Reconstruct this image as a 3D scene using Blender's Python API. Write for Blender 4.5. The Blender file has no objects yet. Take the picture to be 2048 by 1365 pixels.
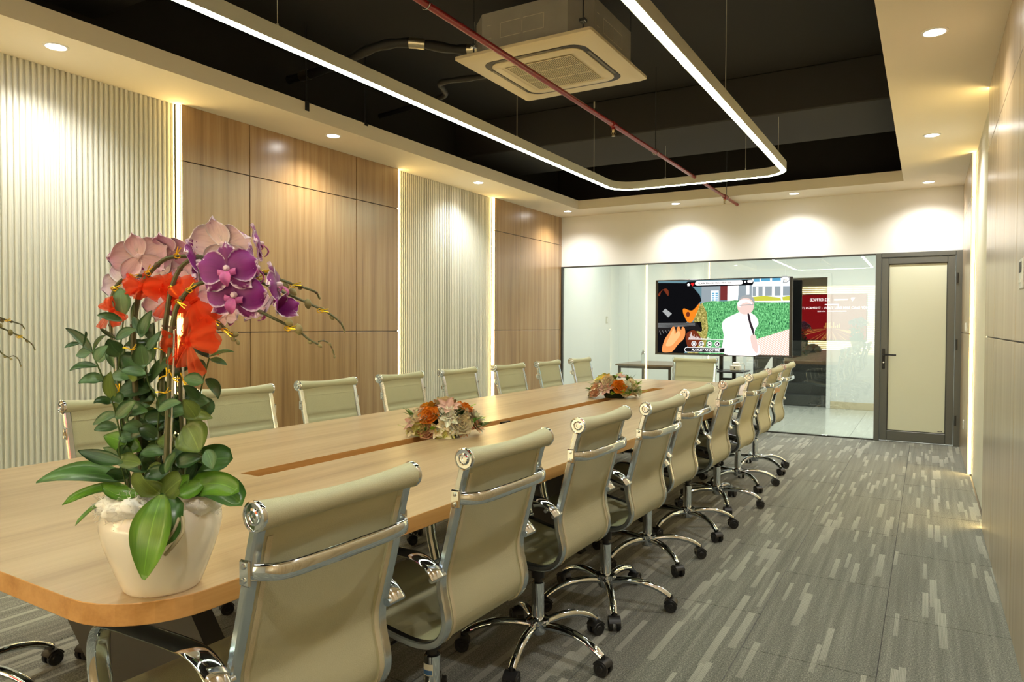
import bpy, math, random
from math import sin, cos, pi, radians
from mathutils import Vector, Matrix, Euler, noise as mnoise
V = Vector
scene = bpy.context.scene
COL = scene.collection

# ---------------------------------------------------------------- camera
CAMH = 1.26
F = 1420.2
YAW, PIT, ROL = radians(30.29), radians(-1.261), radians(0.215)
FW = V((-sin(YAW) * cos(PIT), cos(YAW) * cos(PIT), sin(PIT)))
_rt = V((cos(YAW), sin(YAW), 0))
_up = _rt.cross(FW)
RT = _rt * cos(ROL) + _up * sin(ROL)
UP = -_rt * sin(ROL) + _up * cos(ROL)
CAMP = V((0, 0, CAMH))
cd = bpy.data.cameras.new('camera')
cd.sensor_fit = 'HORIZONTAL'
cd.sensor_width = 36
cd.lens = F * 36 / 2048
cd.clip_start = 0.05
cam = bpy.data.objects.new('camera', cd)
m = Matrix.Identity(4)
for i in range(3):
    m[i][0], m[i][1], m[i][2], m[i][3] = RT[i], UP[i], -FW[i], CAMP[i]
cam.matrix_world = m
COL.objects.link(cam)
scene.camera = cam

# ---------------------------------------------------------------- world, exposure
w = bpy.data.worlds.new('world')
scene.world = w
w.use_nodes = True
w.node_tree.nodes['Background'].inputs[0].default_value = (0.85, 0.92, 1.0, 1)
w.node_tree.nodes['Background'].inputs[1].default_value = 1.0
vs = scene.view_settings
vs.view_transform = 'Standard'
vs.look = 'None'
vs.gamma = 1
vs.use_curve_mapping = False
vs.exposure = 0.34
DOWN_W = 53.0          # downlight, W
LOOP_S = 32.0           # suspended light line, emission strength
STRIP_S = 30.0          # warm wall strips
LOBBY_W = 24.0
DAY_W = 400.0
WARM = (1.0, 0.70, 0.27)
COOL = (1.0, 0.975, 0.92)
LOOPC = (0.93, 1.0, 0.70)

# ---------------------------------------------------------------- helpers
def px(x, y, d):
    """the point seen at a pixel of the 2048x1365 frame, d metres deep"""
    return CAMP + (FW + RT * ((x - 1024) / F) + UP * ((682.5 - y) / F)) * d

def cr(pts, n=6, closed=False):
    """Catmull-Rom through points of any dimension"""
    P = [tuple(p) for p in pts]
    out = []
    N = len(P)
    segs = N if closed else N - 1
    for i in range(segs):
        if closed:
            p0, p1, p2, p3 = P[(i - 1) % N], P[i], P[(i + 1) % N], P[(i + 2) % N]
        else:
            p0, p1, p2, p3 = P[max(i - 1, 0)], P[i], P[i + 1], P[min(i + 2, N - 1)]
        for k in range(n):
            t = k / n
            out.append(tuple(0.5 * (2 * b + (c - a) * t + (2 * a - 5 * b + 4 * c - d) * t * t + (3 * b - a - 3 * c + d) * t ** 3)
                             for a, b, c, d in zip(p0, p1, p2, p3)))
    if not closed:
        out.append(P[-1])
    return out

class MB:
    def __init__(s):
        s.v, s.f, s.mi, s.uv = [], [], [], {}
    def face(s, idx, mi=0):
        s.f.append(tuple(idx)); s.mi.append(mi)
    def box(s, lo, hi, mi=0, M=None):
        b = len(s.v)
        for z in (lo[2], hi[2]):
            for x, y in ((lo[0], lo[1]), (hi[0], lo[1]), (hi[0], hi[1]), (lo[0], hi[1])):
                p = V((x, y, z))
                s.v.append(M @ p if M else p)
        for q in ((0, 3, 2, 1), (4, 5, 6, 7), (0, 1, 5, 4), (1, 2, 6, 5), (2, 3, 7, 6), (3, 0, 4, 7)):
            s.face([b + i for i in q], mi)
        return s
    def bbox(s, lo, hi, r=0.004, mi=0):
        """box with chamfered edges (24 verts)"""
        lo, hi = V(lo), V(hi)
        r = min(r, *[(hi[i] - lo[i]) * .45 for i in range(3)])
        b = len(s.v)
        ix = {}
        for sx in (0, 1):
            for sy in (0, 1):
                for sz in (0, 1):
                    sg = (sx, sy, sz)
                    for ax in range(3):
                        p = [0, 0, 0]
                        for k in range(3):
                            e = (lo, hi)[sg[k]][k]
                            if k != ax:
                                e += r if sg[k] == 0 else -r
                            p[k] = e
                        ix[sg, ax] = len(s.v); s.v.append(V(p))
        def quad(q):
            c = sum((s.v[i] for i in q), V()) / len(q)
            n = (s.v[q[1]] - s.v[q[0]]).cross(s.v[q[2]] - s.v[q[0]])
            if n.dot(c - (lo + hi) / 2) < 0: q = q[::-1]
            s.face(q, mi)
        for ax in range(3):
            o = [k for k in range(3) if k != ax]
            for sd in (0, 1):
                q = []
                for a, c in ((0, 0), (1, 0), (1, 1), (0, 1)):
                    sg = [0, 0, 0]; sg[ax] = sd; sg[o[0]] = a; sg[o[1]] = c
                    q.append(ix[tuple(sg), ax])
                quad(q)
            for a in (0, 1):
                for c in (0, 1):
                    s0 = [0, 0, 0]; s0[o[0]] = a; s0[o[1]] = c
                    s1 = list(s0); s1[ax] = 1
                    s0, s1 = tuple(s0), tuple(s1)
                    quad([ix[s0, o[0]], ix[s1, o[0]], ix[s1, o[1]], ix[s0, o[1]]])
        for sx in (0, 1):
            for sy in (0, 1):
                for sz in (0, 1):
                    quad([ix[(sx, sy, sz), k] for k in range(3)])
        return s
    def tube(s, path, r, n=8, mi=0, flat=1.0, upv=None, closed=False, caps=True):
        P = [V(p) for p in path]
        N = len(P)
        R = r if isinstance(r, (list, tuple)) else [r] * N
        t0 = (P[1] - P[0]).normalized()
        u = V(upv) if upv else (V((0, 0, 1)) if abs(t0.z) < .9 else V((1, 0, 0)))
        b = len(s.v)
        for i in range(N):
            if closed: t = P[(i + 1) % N] - P[i - 1]
            else: t = P[min(i + 1, N - 1)] - P[max(i - 1, 0)]
            if t.length < 1e-9: t = t0
            t.normalize()
            if upv: u = V(upv)
            sd = t.cross(u)
            if sd.length < 1e-6: sd = t.orthogonal()
            sd.normalize(); u2 = sd.cross(t).normalized()
            u = u2
            for k in range(n):
                a = 2 * pi * k / n
                s.v.append(P[i] + sd * (cos(a) * R[i]) + u2 * (sin(a) * R[i] * flat))
        for i in range(N if closed else N - 1):
            j = (i + 1) % N
            for k in range(n):
                l = (k + 1) % n
                s.face((b + i * n + k, b + i * n + l, b + j * n + l, b + j * n + k), mi)
        if caps and not closed:
            s.face([b + k for k in range(n)][::-1], mi)
            s.face([b + (N - 1) * n + k for k in range(n)], mi)
        return s
    def sweep(s, path, prof, side, mi=0, closed=False):
        """prof: (a along side, b along normal) loop; side: fixed vector or None = world up for flat paths"""
        P = [V(p) for p in path]
        N, n = len(P), len(prof)
        b = len(s.v)
        S = V(side)
        for i in range(N):
            if closed: t = P[(i + 1) % N] - P[i - 1]
            else: t = P[min(i + 1, N - 1)] - P[max(i - 1, 0)]
            t.normalize()
            nn = t.cross(S).normalized()
            for a, c in prof:
                s.v.append(P[i] + S * a + nn * c)
        for i in range(N if closed else N - 1):
            j = (i + 1) % N
            for k in range(n):
                l = (k + 1) % n
                s.face((b + i * n + k, b + j * n + k, b + j * n + l, b + i * n + l), mi)
        if not closed:
            s.face([b + k for k in range(n)], mi)
            s.face([b + (N - 1) * n + k for k in range(n)][::-1], mi)
        return s
    def lathe(s, prof, n=24, M=None, mi=0):
        """prof (r, z) from bottom to top; r = 0 closes"""
        b = len(s.v)
        rings = []
        for r, z in prof:
            if r < 1e-6:
                p = V((0, 0, z)); s.v.append(M @ p if M else p); rings.append([len(s.v) - 1])
            else:
                ring = []
                for k in range(n):
                    a = 2 * pi * k / n
                    p = V((r * cos(a), r * sin(a), z))
                    s.v.append(M @ p if M else p); ring.append(len(s.v) - 1)
                rings.append(ring)
        for A, B in zip(rings, rings[1:]):
            if len(A) == 1 and len(B) == 1: continue
            for k in range(n):
                l = (k + 1) % n
                if len(A) == 1: s.face((A[0], B[l], B[k]), mi)
                elif len(B) == 1: s.face((A[k], A[l], B[0]), mi)
                else: s.face((A[k], A[l], B[l], B[k]), mi)
        return s
    def grid(s, fn, nu, nv, mi=0, uv=False, wrapu=False):
        b = len(s.v)
        for j in range(nv + 1):
            for i in range(nu + (0 if wrapu else 1)):
                s.v.append(V(fn(i / nu, j / nv)))
                if uv: s.uv[len(s.v) - 1] = (i / nu, j / nv)
        w_ = nu if wrapu else nu + 1
        for j in range(nv):
            for i in range(nu):
                i2 = (i + 1) % w_
                s.face((b + j * w_ + i, b + j * w_ + i2, b + (j + 1) * w_ + i2, b + (j + 1) * w_ + i), mi)
        return s
    def sheet(s, fn, nu, nv, th=0.0008, mf=0, mb=0, uv=False):
        """two sided thin sheet: front grid and back grid, closed by a rim"""
        b = len(s.v)
        s.grid(fn, nu, nv, mf, uv)
        w_ = nu + 1
        nb = len(s.v)
        cnt = nb - b
        nrm = [V() for _ in range(cnt)]
        for q in s.f[-nu * nv:]:
            n = (s.v[q[2]] - s.v[q[0]]).cross(s.v[q[3]] - s.v[q[1]])
            if n.length > 0: n.normalize()
            for i in q: nrm[i - b] += n
        for i in range(cnt):
            n = nrm[i]
            if n.length > 0: n.normalize()
            s.v.append(s.v[b + i] - n * th)
            if uv: s.uv[nb + i] = s.uv[b + i]
        for q in s.f[-nu * nv:]:
            s.face([i + cnt for i in q[::-1]], mb)
        def rim(A):
            for a, c in zip(A, A[1:]): s.face((c, a, a + cnt, c + cnt), mb)
        rim([b + i for i in range(w_)][::-1]); rim([b + nv * w_ + i for i in range(w_)])
        rim([b + j * w_ for j in range(nv + 1)]); rim([b + j * w_ + nu for j in range(nv + 1)][::-1])
        return s
    def poly(s, pts, mi=0, flip=False):
        b = len(s.v)
        s.v += [V(p) for p in pts]
        q = list(range(b, b + len(pts)))
        s.face(q[::-1] if flip else q, mi)
        return s
    def prism(s, pts, vec, mi=0):
        """closed polygon extruded along vec"""
        b = len(s.v); n = len(pts); vec = V(vec)
        s.v += [V(p) for p in pts] + [V(p) + vec for p in pts]
        s.face(list(range(b, b + n))[::-1], mi); s.face(list(range(b + n, b + 2 * n)), mi)
        for k in range(n):
            l = (k + 1) % n
            s.face((b + k, b + l, b + n + l, b + n + k), mi)
        return s
    def mesh(s, name, mats, smooth=True):
        me = bpy.data.meshes.new(name)
        me.from_pydata([tuple(p) for p in s.v], [], s.f)
        ms = mats if isinstance(mats, (list, tuple)) else [mats]
        for m_ in ms: me.materials.append(MAT(m_))
        if len(ms) > 1: me.polygons.foreach_set('material_index', s.mi)
        if s.uv:
            lay = me.uv_layers.new(name='UVMap')
            for lp in me.loops:
                lay.data[lp.index].uv = s.uv.get(lp.vertex_index, (0, 0))
        me.update()
        if smooth:
            me.polygons.foreach_set('use_smooth', [True] * len(me.polygons))
            if smooth != 'all':
                try: me.set_sharp_from_angle(angle=radians(38))
                except Exception: pass
        return me
    def build(s, name, mats, parent=None, smooth=True, loc=None):
        return link(name, s.mesh(name, mats, smooth), parent, loc)

def link(name, data, parent=None, loc=None):
    o = bpy.data.objects.new(name, data)
    COL.objects.link(o)
    if parent: o.parent = parent
    if loc is not None: o.location = loc
    return o

def tag(o, label=None, cat=None, group=None, kind=None):
    if label: o['label'] = label
    if cat: o['category'] = cat
    if group: o['group'] = group
    if kind: o['kind'] = kind
    return o

def thing(name, loc, label, cat, rz=0, group=None):
    o = link(name, None, None, loc)
    o.empty_display_size = .05
    o.rotation_euler = (0, 0, rz)
    return tag(o, label, cat, group)

def struct(name, mb, mat, smooth=False, parent=None):
    o = mb.build(name, mat, parent, smooth)
    if not parent: o['kind'] = 'structure'
    return o

def copy_tree(o, parent=None, skip=()):
    c = o.copy(); COL.objects.link(c); c.parent = parent
    for ch in list(o.children):
        if ch.name.split('.')[0] not in skip: copy_tree(ch, c, skip)
    return c

# ---------------------------------------------------------------- materials
_M = {}
def MAT(n):
    return n if not isinstance(n, str) else _M[n]

def nodes(name):
    m_ = bpy.data.materials.new(name); m_.use_nodes = True
    _M[name] = m_
    nt = m_.node_tree
    return m_, nt, nt.nodes['Principled BSDF']

def N(nt, typ, **kw):
    n = nt.nodes.new(typ)
    for k, v_ in kw.items():
        if k.startswith('i_'):
            key = k[2:]
            n.inputs[int(key) if key.isdigit() else key.replace('_', ' ')].default_value = v_
        else: setattr(n, k, v_)
    return n

def L(nt, a, b): nt.links.new(a, b)

def c4(c): return (c[0], c[1], c[2], 1)

def simple(name, col, rough=.5, metal=0, bump=0, bscale=200, var=0, vscale=8, coat=0, emit=None, es=0, trans=0, spec=None, sub=0):
    m_, nt, p = nodes(name)
    p.inputs['Base Color'].default_value = c4(col)
    p.inputs['Roughness'].default_value = rough
    p.inputs['Metallic'].default_value = metal
    if coat: p.inputs['Coat Weight'].default_value = coat; p.inputs['Coat Roughness'].default_value = .15
    if spec is not None: p.inputs['Specular IOR Level'].default_value = spec
    if emit: p.inputs['Emission Color'].default_value = c4(emit); p.inputs['Emission Strength'].default_value = es
    if trans: p.inputs['Transmission Weight'].default_value = trans
    if sub: p.inputs['Subsurface Weight'].default_value = sub; p.inputs['Subsurface Radius'].default_value = (.01, .008, .006); p.inputs['Subsurface Scale'].default_value = 1
    tc = N(nt, 'ShaderNodeTexCoord')
    if var:
        no = N(nt, 'ShaderNodeTexNoise', i_Scale=vscale, i_Detail=3.0)
        L(nt, tc.outputs['Object'], no.inputs['Vector'])
        mx = N(nt, 'ShaderNodeMix', data_type='RGBA')
        mx.inputs[6].default_value = c4([max(0, x * (1 - var)) for x in col]); mx.inputs[7].default_value = c4([min(1, x * (1 + var)) for x in col])
        L(nt, no.outputs[0], mx.inputs[0]); L(nt, mx.outputs[2], p.inputs['Base Color'])
    if bump:
        no = N(nt, 'ShaderNodeTexNoise', i_Scale=bscale, i_Detail=2.0)
        L(nt, tc.outputs['Object'], no.inputs['Vector'])
        bp = N(nt, 'ShaderNodeBump', i_Strength=bump, i_Distance=.002)
        L(nt, no.outputs[0], bp.inputs['Height']); L(nt, bp.outputs[0], p.inputs['Normal'])
    return m_

def emitter(name, col, s):
    m_, nt, p = nodes(name)
    nt.nodes.remove(p)
    e = N(nt, 'ShaderNodeEmission'); e.inputs[0].default_value = c4(col); e.inputs[1].default_value = s
    L(nt, e.outputs[0], nt.nodes['Material Output'].inputs[0])
    return m_

def ramp(nt, fac, stops):
    r = N(nt, 'ShaderNodeValToRGB')
    el = r.color_ramp.elements
    while len(el) < len(stops): el.new(.5)
    for e, (pos, c) in zip(el, stops): e.position = pos; e.color = c4(c)
    L(nt, fac, r.inputs[0])
    return r.outputs[0]

def wood(name, a, b, c, axis, rough=.35, coat=.25, band=1.0, spec=.5):
    """axis: the grain direction (0 x, 1 y, 2 z) in world space"""
    m_, nt, p = nodes(name)
    g = N(nt, 'ShaderNodeNewGeometry')
    mp = N(nt, 'ShaderNodeMapping')
    sc = [14.0 * band] * 3; sc[axis] = .45
    mp.inputs['Scale'].default_value = sc
    L(nt, g.outputs['Position'], mp.inputs[0])
    n1 = N(nt, 'ShaderNodeTexNoise', i_Scale=1.0, i_Detail=5.0, i_Roughness=.62)
    L(nt, mp.outputs[0], n1.inputs['Vector'])
    mp2 = N(nt, 'ShaderNodeMapping')
    sc = [160.0] * 3; sc[axis] = 4.0
    mp2.inputs['Scale'].default_value = sc
    L(nt, g.outputs['Position'], mp2.inputs[0])
    n2 = N(nt, 'ShaderNodeTexNoise', i_Scale=1.0, i_Detail=3.0)
    L(nt, mp2.outputs[0], n2.inputs['Vector'])
    ad = N(nt, 'ShaderNodeMath', operation='MULTIPLY_ADD')
    L(nt, n2.outputs[0], ad.inputs[0]); ad.inputs[1].default_value = .22; L(nt, n1.outputs[0], ad.inputs[2])
    col = ramp(nt, ad.outputs[0], [(.42, a), (.58, b), (.78, c)])
    L(nt, col, p.inputs['Base Color'])
    p.inputs['Roughness'].default_value = rough
    p.inputs['Specular IOR Level'].default_value = spec
    p.inputs['Coat Weight'].default_value = coat; p.inputs['Coat Roughness'].default_value = .27; p.inputs['Coat IOR'].default_value = 1.75 if coat > .9 else 1.5
    bp = N(nt, 'ShaderNodeBump', i_Strength=.08, i_Distance=.001)
    L(nt, n2.outputs[0], bp.inputs['Height']); L(nt, bp.outputs[0], p.inputs['Normal'])
    return m_

def make_carpet():
    m_, nt, p = nodes('carpet')
    g = N(nt, 'ShaderNodeNewGeometry')
    sx = N(nt, 'ShaderNodeSeparateXYZ'); L(nt, g.outputs['Position'], sx.inputs[0])
    def math(op, a, b=None, c=None):
        n = N(nt, 'ShaderNodeMath', operation=op)
        for i, v_ in enumerate((a, b, c)):
            if v_ is None: continue
            if isinstance(v_, (int, float)): n.inputs[i].default_value = v_
            else: L(nt, v_, n.inputs[i])
        return n.outputs[0]
    def dash(width, length, seed, thr):
        lane = math('FLOOR', math('DIVIDE', sx.outputs[0], width))
        wn = N(nt, 'ShaderNodeTexWhiteNoise', noise_dimensions='2D')
        cb = N(nt, 'ShaderNodeCombineXYZ'); L(nt, lane, cb.inputs[0]); cb.inputs[1].default_value = seed
        L(nt, cb.outputs[0], wn.inputs['Vector'])
        row = math('FLOOR', math('ADD', math('DIVIDE', sx.outputs[1], length), math('MULTIPLY', wn.outputs[0], 17.3)))
        cb2 = N(nt, 'ShaderNodeCombineXYZ'); L(nt, lane, cb2.inputs[0]); L(nt, row, cb2.inputs[1]); cb2.inputs[2].default_value = seed
        w2 = N(nt, 'ShaderNodeTexWhiteNoise', noise_dimensions='3D'); L(nt, cb2.outputs[0], w2.inputs['Vector'])
        on = math('GREATER_THAN', w2.outputs[0], thr)
        # fade along the dash
        fr = math('FRACT', math('ADD', math('DIVIDE', sx.outputs[1], length), math('MULTIPLY', wn.outputs[0], 17.3)))
        return math('MULTIPLY', on, math('ADD', .55, math('MULTIPLY', fr, .45)))
    d1 = dash(.030, .40, 1.0, .935)
    d2 = dash(.017, .26, 7.0, .945)
    fine = math('MULTIPLY_ADD', math('SINE', math('MULTIPLY', sx.outputs[0], 1250.0)), .30, .70)
    d3 = dash(.024, .33, 13.0, .95)
    d = math('MULTIPLY', math('MAXIMUM', math('MAXIMUM', d1, d2), d3), fine)
    # soft darker lanes
    mp = N(nt, 'ShaderNodeMapping'); mp.inputs['Scale'].default_value = (38, 1.1, 1)
    L(nt, g.outputs['Position'], mp.inputs[0])
    nl = N(nt, 'ShaderNodeTexNoise', i_Scale=1.0, i_Detail=2.0); L(nt, mp.outputs[0], nl.inputs['Vector'])
    sp = N(nt, 'ShaderNodeTexNoise', i_Scale=190.0, i_Detail=2.0); L(nt, g.outputs['Position'], sp.inputs['Vector'])
    base = ramp(nt, math('MULTIPLY_ADD', sp.outputs[0], .9, math('MULTIPLY', nl.outputs[0], .30)), [(.38, (.045, .048, .042)), (.60, (.138, .146, .128)), (.82, (.33, .335, .295))])
    mx = N(nt, 'ShaderNodeMix', data_type='RGBA')
    L(nt, d, mx.inputs[0]); L(nt, base, mx.inputs[6]); mx.inputs[7].default_value = (.40, .405, .355, 1)
    L(nt, mx.outputs[2], p.inputs['Base Color'])
    p.inputs['Roughness'].default_value = .95
    p.inputs['Specular IOR Level'].default_value = .1
    p.inputs['Sheen Weight'].default_value = .3
    bp = N(nt, 'ShaderNodeBump', i_Strength=.5, i_Distance=.002)
    L(nt, sp.outputs[0], bp.inputs['Height']); L(nt, bp.outputs[0], p.inputs['Normal'])

def make_glass(name, tint, base_refl):
    m_, nt, p = nodes(name)
    nt.nodes.remove(p)
    lw = N(nt, 'ShaderNodeLayerWeight', i_Blend=.5)
    pw = N(nt, 'ShaderNodeMath', operation='POWER'); L(nt, lw.outputs['Facing'], pw.inputs[0]); pw.inputs[1].default_value = 5
    ma = N(nt, 'ShaderNodeMath', operation='MULTIPLY_ADD'); L(nt, pw.outputs[0], ma.inputs[0]); ma.inputs[1].default_value = 1 - base_refl; ma.inputs[2].default_value = base_refl
    t = N(nt, 'ShaderNodeBsdfTransparent'); t.inputs[0].default_value = c4(tint)
    gl = N(nt, 'ShaderNodeBsdfGlossy'); gl.inputs['Roughness'].default_value = 0.0; gl.inputs[0].default_value = (1, 1, 1, 1)
    mx = N(nt, 'ShaderNodeMixShader'); L(nt, ma.outputs[0], mx.inputs[0]); L(nt, t.outputs[0], mx.inputs[1]); L(nt, gl.outputs[0], mx.inputs[2])
    L(nt, mx.outputs[0], nt.nodes['Material Output'].inputs[0])

def make_petal(name, inner, mid, rim, rimw=.12, speck=0.0, rough=.5):
    m_, nt, p = nodes(name)
    uv = N(nt, 'ShaderNodeUVMap')
    s_ = N(nt, 'ShaderNodeSeparateXYZ'); L(nt, uv.outputs[0], s_.inputs[0])
    def math(op, a, b=None, c=None):
        n = N(nt, 'ShaderNodeMath', operation=op)
        for i, v_ in enumerate((a, b, c)):
            if v_ is None: continue
            if isinstance(v_, (int, float)): n.inputs[i].default_value = v_
            else: L(nt, v_, n.inputs[i])
        return n.outputs[0]
    eu = math('SUBTRACT', 1.0, math('MULTIPLY', math('ABSOLUTE', math('SUBTRACT', s_.outputs[0], .5)), 2.0))
    ev = math('SUBTRACT', 1.0, s_.outputs[1])
    e = math('MINIMUM', eu, math('MULTIPLY', ev, 1.3))
    tc = N(nt, 'ShaderNodeTexCoord')
    no = N(nt, 'ShaderNodeTexNoise', i_Scale=140.0, i_Detail=3.0); L(nt, tc.outputs['Object'], no.inputs['Vector'])
    rimf = math('SUBTRACT', 1.0, math('DIVIDE', math('ADD', e, math('MULTIPLY', math('SUBTRACT', no.outputs[0], .5), .1 + speck)), rimw))
    rimf = math('MINIMUM', math('MAXIMUM', rimf, 0.0), 1.0)
    m1 = N(nt, 'ShaderNodeMix', data_type='RGBA'); L(nt, s_.outputs[1], m1.inputs[0]); m1.inputs[6].default_value = c4(inner); m1.inputs[7].default_value = c4(mid)
    # veins
    wv = N(nt, 'ShaderNodeTexNoise', i_Scale=1.0, i_Detail=2.0)
    mp = N(nt, 'ShaderNodeMapping'); mp.inputs['Scale'].default_value = (22, 2.5, 1); L(nt, uv.outputs[0], mp.inputs[0]); L(nt, mp.outputs[0], wv.inputs['Vector'])
    mv = N(nt, 'ShaderNodeMix', data_type='RGBA', blend_type='MULTIPLY'); mv.inputs[0].default_value = .35
    L(nt, m1.outputs[2], mv.inputs[6]); L(nt, ramp(nt, wv.outputs[0], [(.35, (.7, .6, .72)), (.6, (1, 1, 1))]), mv.inputs[7])
    m2 = N(nt, 'ShaderNodeMix', data_type='RGBA'); L(nt, rimf, m2.inputs[0]); L(nt, mv.outputs[2], m2.inputs[6]); m2.inputs[7].default_value = c4(rim)
    L(nt, m2.outputs[2], p.inputs['Base Color'])
    p.inputs['Roughness'].default_value = rough
    p.inputs['Subsurface Weight'].default_value = .15; p.inputs['Subsurface Radius'].default_value = (.01, .006, .008)

def make_leaf(name, a, b, rough=.32, under=None):
    m_, nt, p = nodes(name)
    uv = N(nt, 'ShaderNodeUVMap')
    s_ = N(nt, 'ShaderNodeSeparateXYZ'); L(nt, uv.outputs[0], s_.inputs[0])
    mp = N(nt, 'ShaderNodeMapping'); mp.inputs['Scale'].default_value = (26, 1.2, 1); L(nt, uv.outputs[0], mp.inputs[0])
    no = N(nt, 'ShaderNodeTexNoise', i_Scale=1.0, i_Detail=3.0); L(nt, mp.outputs[0], no.inputs['Vector'])
    tc = N(nt, 'ShaderNodeTexCoord')
    n2 = N(nt, 'ShaderNodeTexNoise', i_Scale=14.0, i_Detail=2.0); L(nt, tc.outputs['Object'], n2.inputs['Vector'])
    ad = N(nt, 'ShaderNodeMath', operation='MULTIPLY_ADD'); L(nt, no.outputs[0], ad.inputs[0]); ad.inputs[1].default_value = .45; L(nt, n2.outputs[0], ad.inputs[2])
    col = ramp(nt, ad.outputs[0], [(.5, a), (.95, b)])
    # pale midrib
    ab = N(nt, 'ShaderNodeMath', operation='SUBTRACT'); L(nt, s_.outputs[0], ab.inputs[0]); ab.inputs[1].default_value = .5
    a2 = N(nt, 'ShaderNodeMath', operation='ABSOLUTE'); L(nt, ab.outputs[0], a2.inputs[0])
    lt = N(nt, 'ShaderNodeMath', operation='LESS_THAN'); L(nt, a2.outputs[0], lt.inputs[0]); lt.inputs[1].default_value = .014
    mx = N(nt, 'ShaderNodeMix', data_type='RGBA'); mf = N(nt, 'ShaderNodeMath', operation='MULTIPLY'); L(nt, lt.outputs[0], mf.inputs[0]); mf.inputs[1].default_value = .3
    L(nt, mf.outputs[0], mx.inputs[0]); L(nt, col, mx.inputs[6]); mx.inputs[7].default_value = c4([min(1, x * 2.2) for x in b])
    L(nt, mx.outputs[2], p.inputs['Base Color'])
    p.inputs['Roughness'].default_value = rough

wood('wood_wall', (.228, .120, .041), (.335, .188, .068), (.42, .264, .112), 2, rough=.32, coat=1.0)
wood('wood_wall_right', (.34, .22, .11), (.45, .31, .17), (.54, .39, .24), 2, rough=.32, coat=1.0)
wood('wood_table', (.33, .21, .105), (.43, .292, .155), (.51, .365, .21), 1, rough=.36, coat=.2, band=.8)
wood('wood_edge', (.42, .20, .055), (.52, .27, .085), (.60, .33, .12), 1, rough=.4, coat=.1)
wood('wood_dark_top', (.12, .075, .045), (.17, .11, .065), (.21, .14, .09), 0)
make_carpet()
make_glass('pane_glass', (.93, .955, .935), .10)
simple('flute', (.66, .655, .575), .38, bump=.03)
simple('flute_gap', (.10, .085, .06), .7)
simple('joint_black', (.015, .013, .011), .5)
simple('paint_cream', (.82, .75, .60), .8, bump=.02, bscale=60)
simple('paint_white', (.76, .755, .72), .8, bump=.02, bscale=60)
simple('paint_lobby', (.76, .78, .74), .75, bump=.02, bscale=60)
simple('paint_black', (.017, .016, .014), .9, bump=.2, bscale=25)
simple('paint_beam', (.032, .031, .028), .9, bump=.2, bscale=25)
simple('alu_grey', (.13, .135, .125), .42, metal=.35)
simple('alu_dark', (.05, .05, .045), .4, metal=.3)
simple('frost', (.70, .72, .57), .55)
simple('leather', (.45, .44, .29), .48, bump=.35, bscale=420, var=.05, vscale=12)
simple('leather_hem', (.50, .45, .30), .5, bump=.5, bscale=500)
simple('chrome', (.72, .78, .85), .06, metal=1)
simple('chrome_satin', (.58, .64, .70), .22, metal=1)
simple('plastic_black', (.012, .012, .012), .42)
simple('plastic_dark', (.03, .03, .03), .55)
simple('metal_black', (.018, .018, .018), .35, metal=.4)
simple('panel_grey', (.055, .05, .042), .5)
simple('plastic_white', (.78, .77, .72), .4)
simple('ac_cream', (.74, .65, .45), .45)
simple('ac_slot', (.03, .026, .02), .5)
simple('ac_metal', (.36, .35, .31), .5, metal=.25, var=.2, vscale=5)
simple('ac_mark', (.55, .52, .42), .6)
simple('pipe_red', (.24, .008, .009), .35, coat=.15)
simple('wire', (.55, .55, .48), .5)
simple('brass', (.55, .45, .25), .3, metal=1)
simple('insulation', (.012, .012, .011), .6)
simple('foil', (.55, .5, .38), .3, metal=1, bump=.8, bscale=60)
simple('ceramic', (.84, .78, .68), .12, coat=.6)
simple('terracotta', (.35, .16, .08), .7)
simple('cotton', (.86, .84, .79), 1.0, bump=.9, bscale=90)
simple('stem', (.085, .085, .025), .45, var=.4, vscale=30)
simple('stem_brown', (.10, .06, .03), .5, var=.3, vscale=30)
simple('stem_green', (.06, .11, .02), .5)
simple('bud', (.24, .20, .075), .5, var=.35, vscale=60)
simple('gold', (.95, .62, .03), .28, metal=.75)
simple('root', (.42, .36, .22), .7)
simple('moss', (.02, .03, .01), .9)
simple('granite', (.06, .065, .058), .4, var=.8, vscale=90)
simple('tile_floor', (.62, .64, .56), .16, var=.04, vscale=3)
simple('lobby_base', (.60, .52, .34), .4)
simple('dark_void', (.008, .008, .008), .9)
simple('blue_sticker', (.05, .16, .42), .5)
simple('pet', (.80, .86, .86), .05, trans=.9)
simple('bezel', (.02, .018, .016), .3)
simple('slat', (.85, .78, .58), .6)
make_petal('orchid_front', (.16, .003, .14), (.25, .009, .24), (.82, .62, .80), .12, .1)
make_petal('orchid_sepal', (.13, .003, .09), (.22, .008, .17), (.80, .62, .78), .28, .75)
make_petal('orchid_back', (.95, .74, .76), (.90, .64, .84), (.97, .86, .94), .2)
make_petal('orchid_back2', (.86, .56, .74), (.76, .44, .75), (.94, .78, .90), .16)
make_petal('orchid_pale', (.95, .80, .74), (.93, .74, .88), (.98, .90, .96), .25)
simple('orchid_lip', (.52, .10, .34), .4, var=.5, vscale=90)
simple('orchid_column', (.80, .62, .70), .4)
make_leaf('leaf_dark', (.010, .032, .007), (.038, .10, .024))
make_leaf('leaf_mid', (.020, .06, .014), (.075, .16, .05))
make_leaf('leaf_grey', (.035, .095, .035), (.11, .22, .09), .36)
make_leaf('leaf_olive', (.07, .12, .02), (.17, .24, .05))
make_leaf('leaf_bright', (.055, .15, .012), (.14, .30, .03), .28)
make_leaf('leaf_strap', (.035, .11, .018), (.09, .21, .045), .3)
make_leaf('leaf_lime', (.25, .42, .03), (.45, .62, .08), .45)
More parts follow.
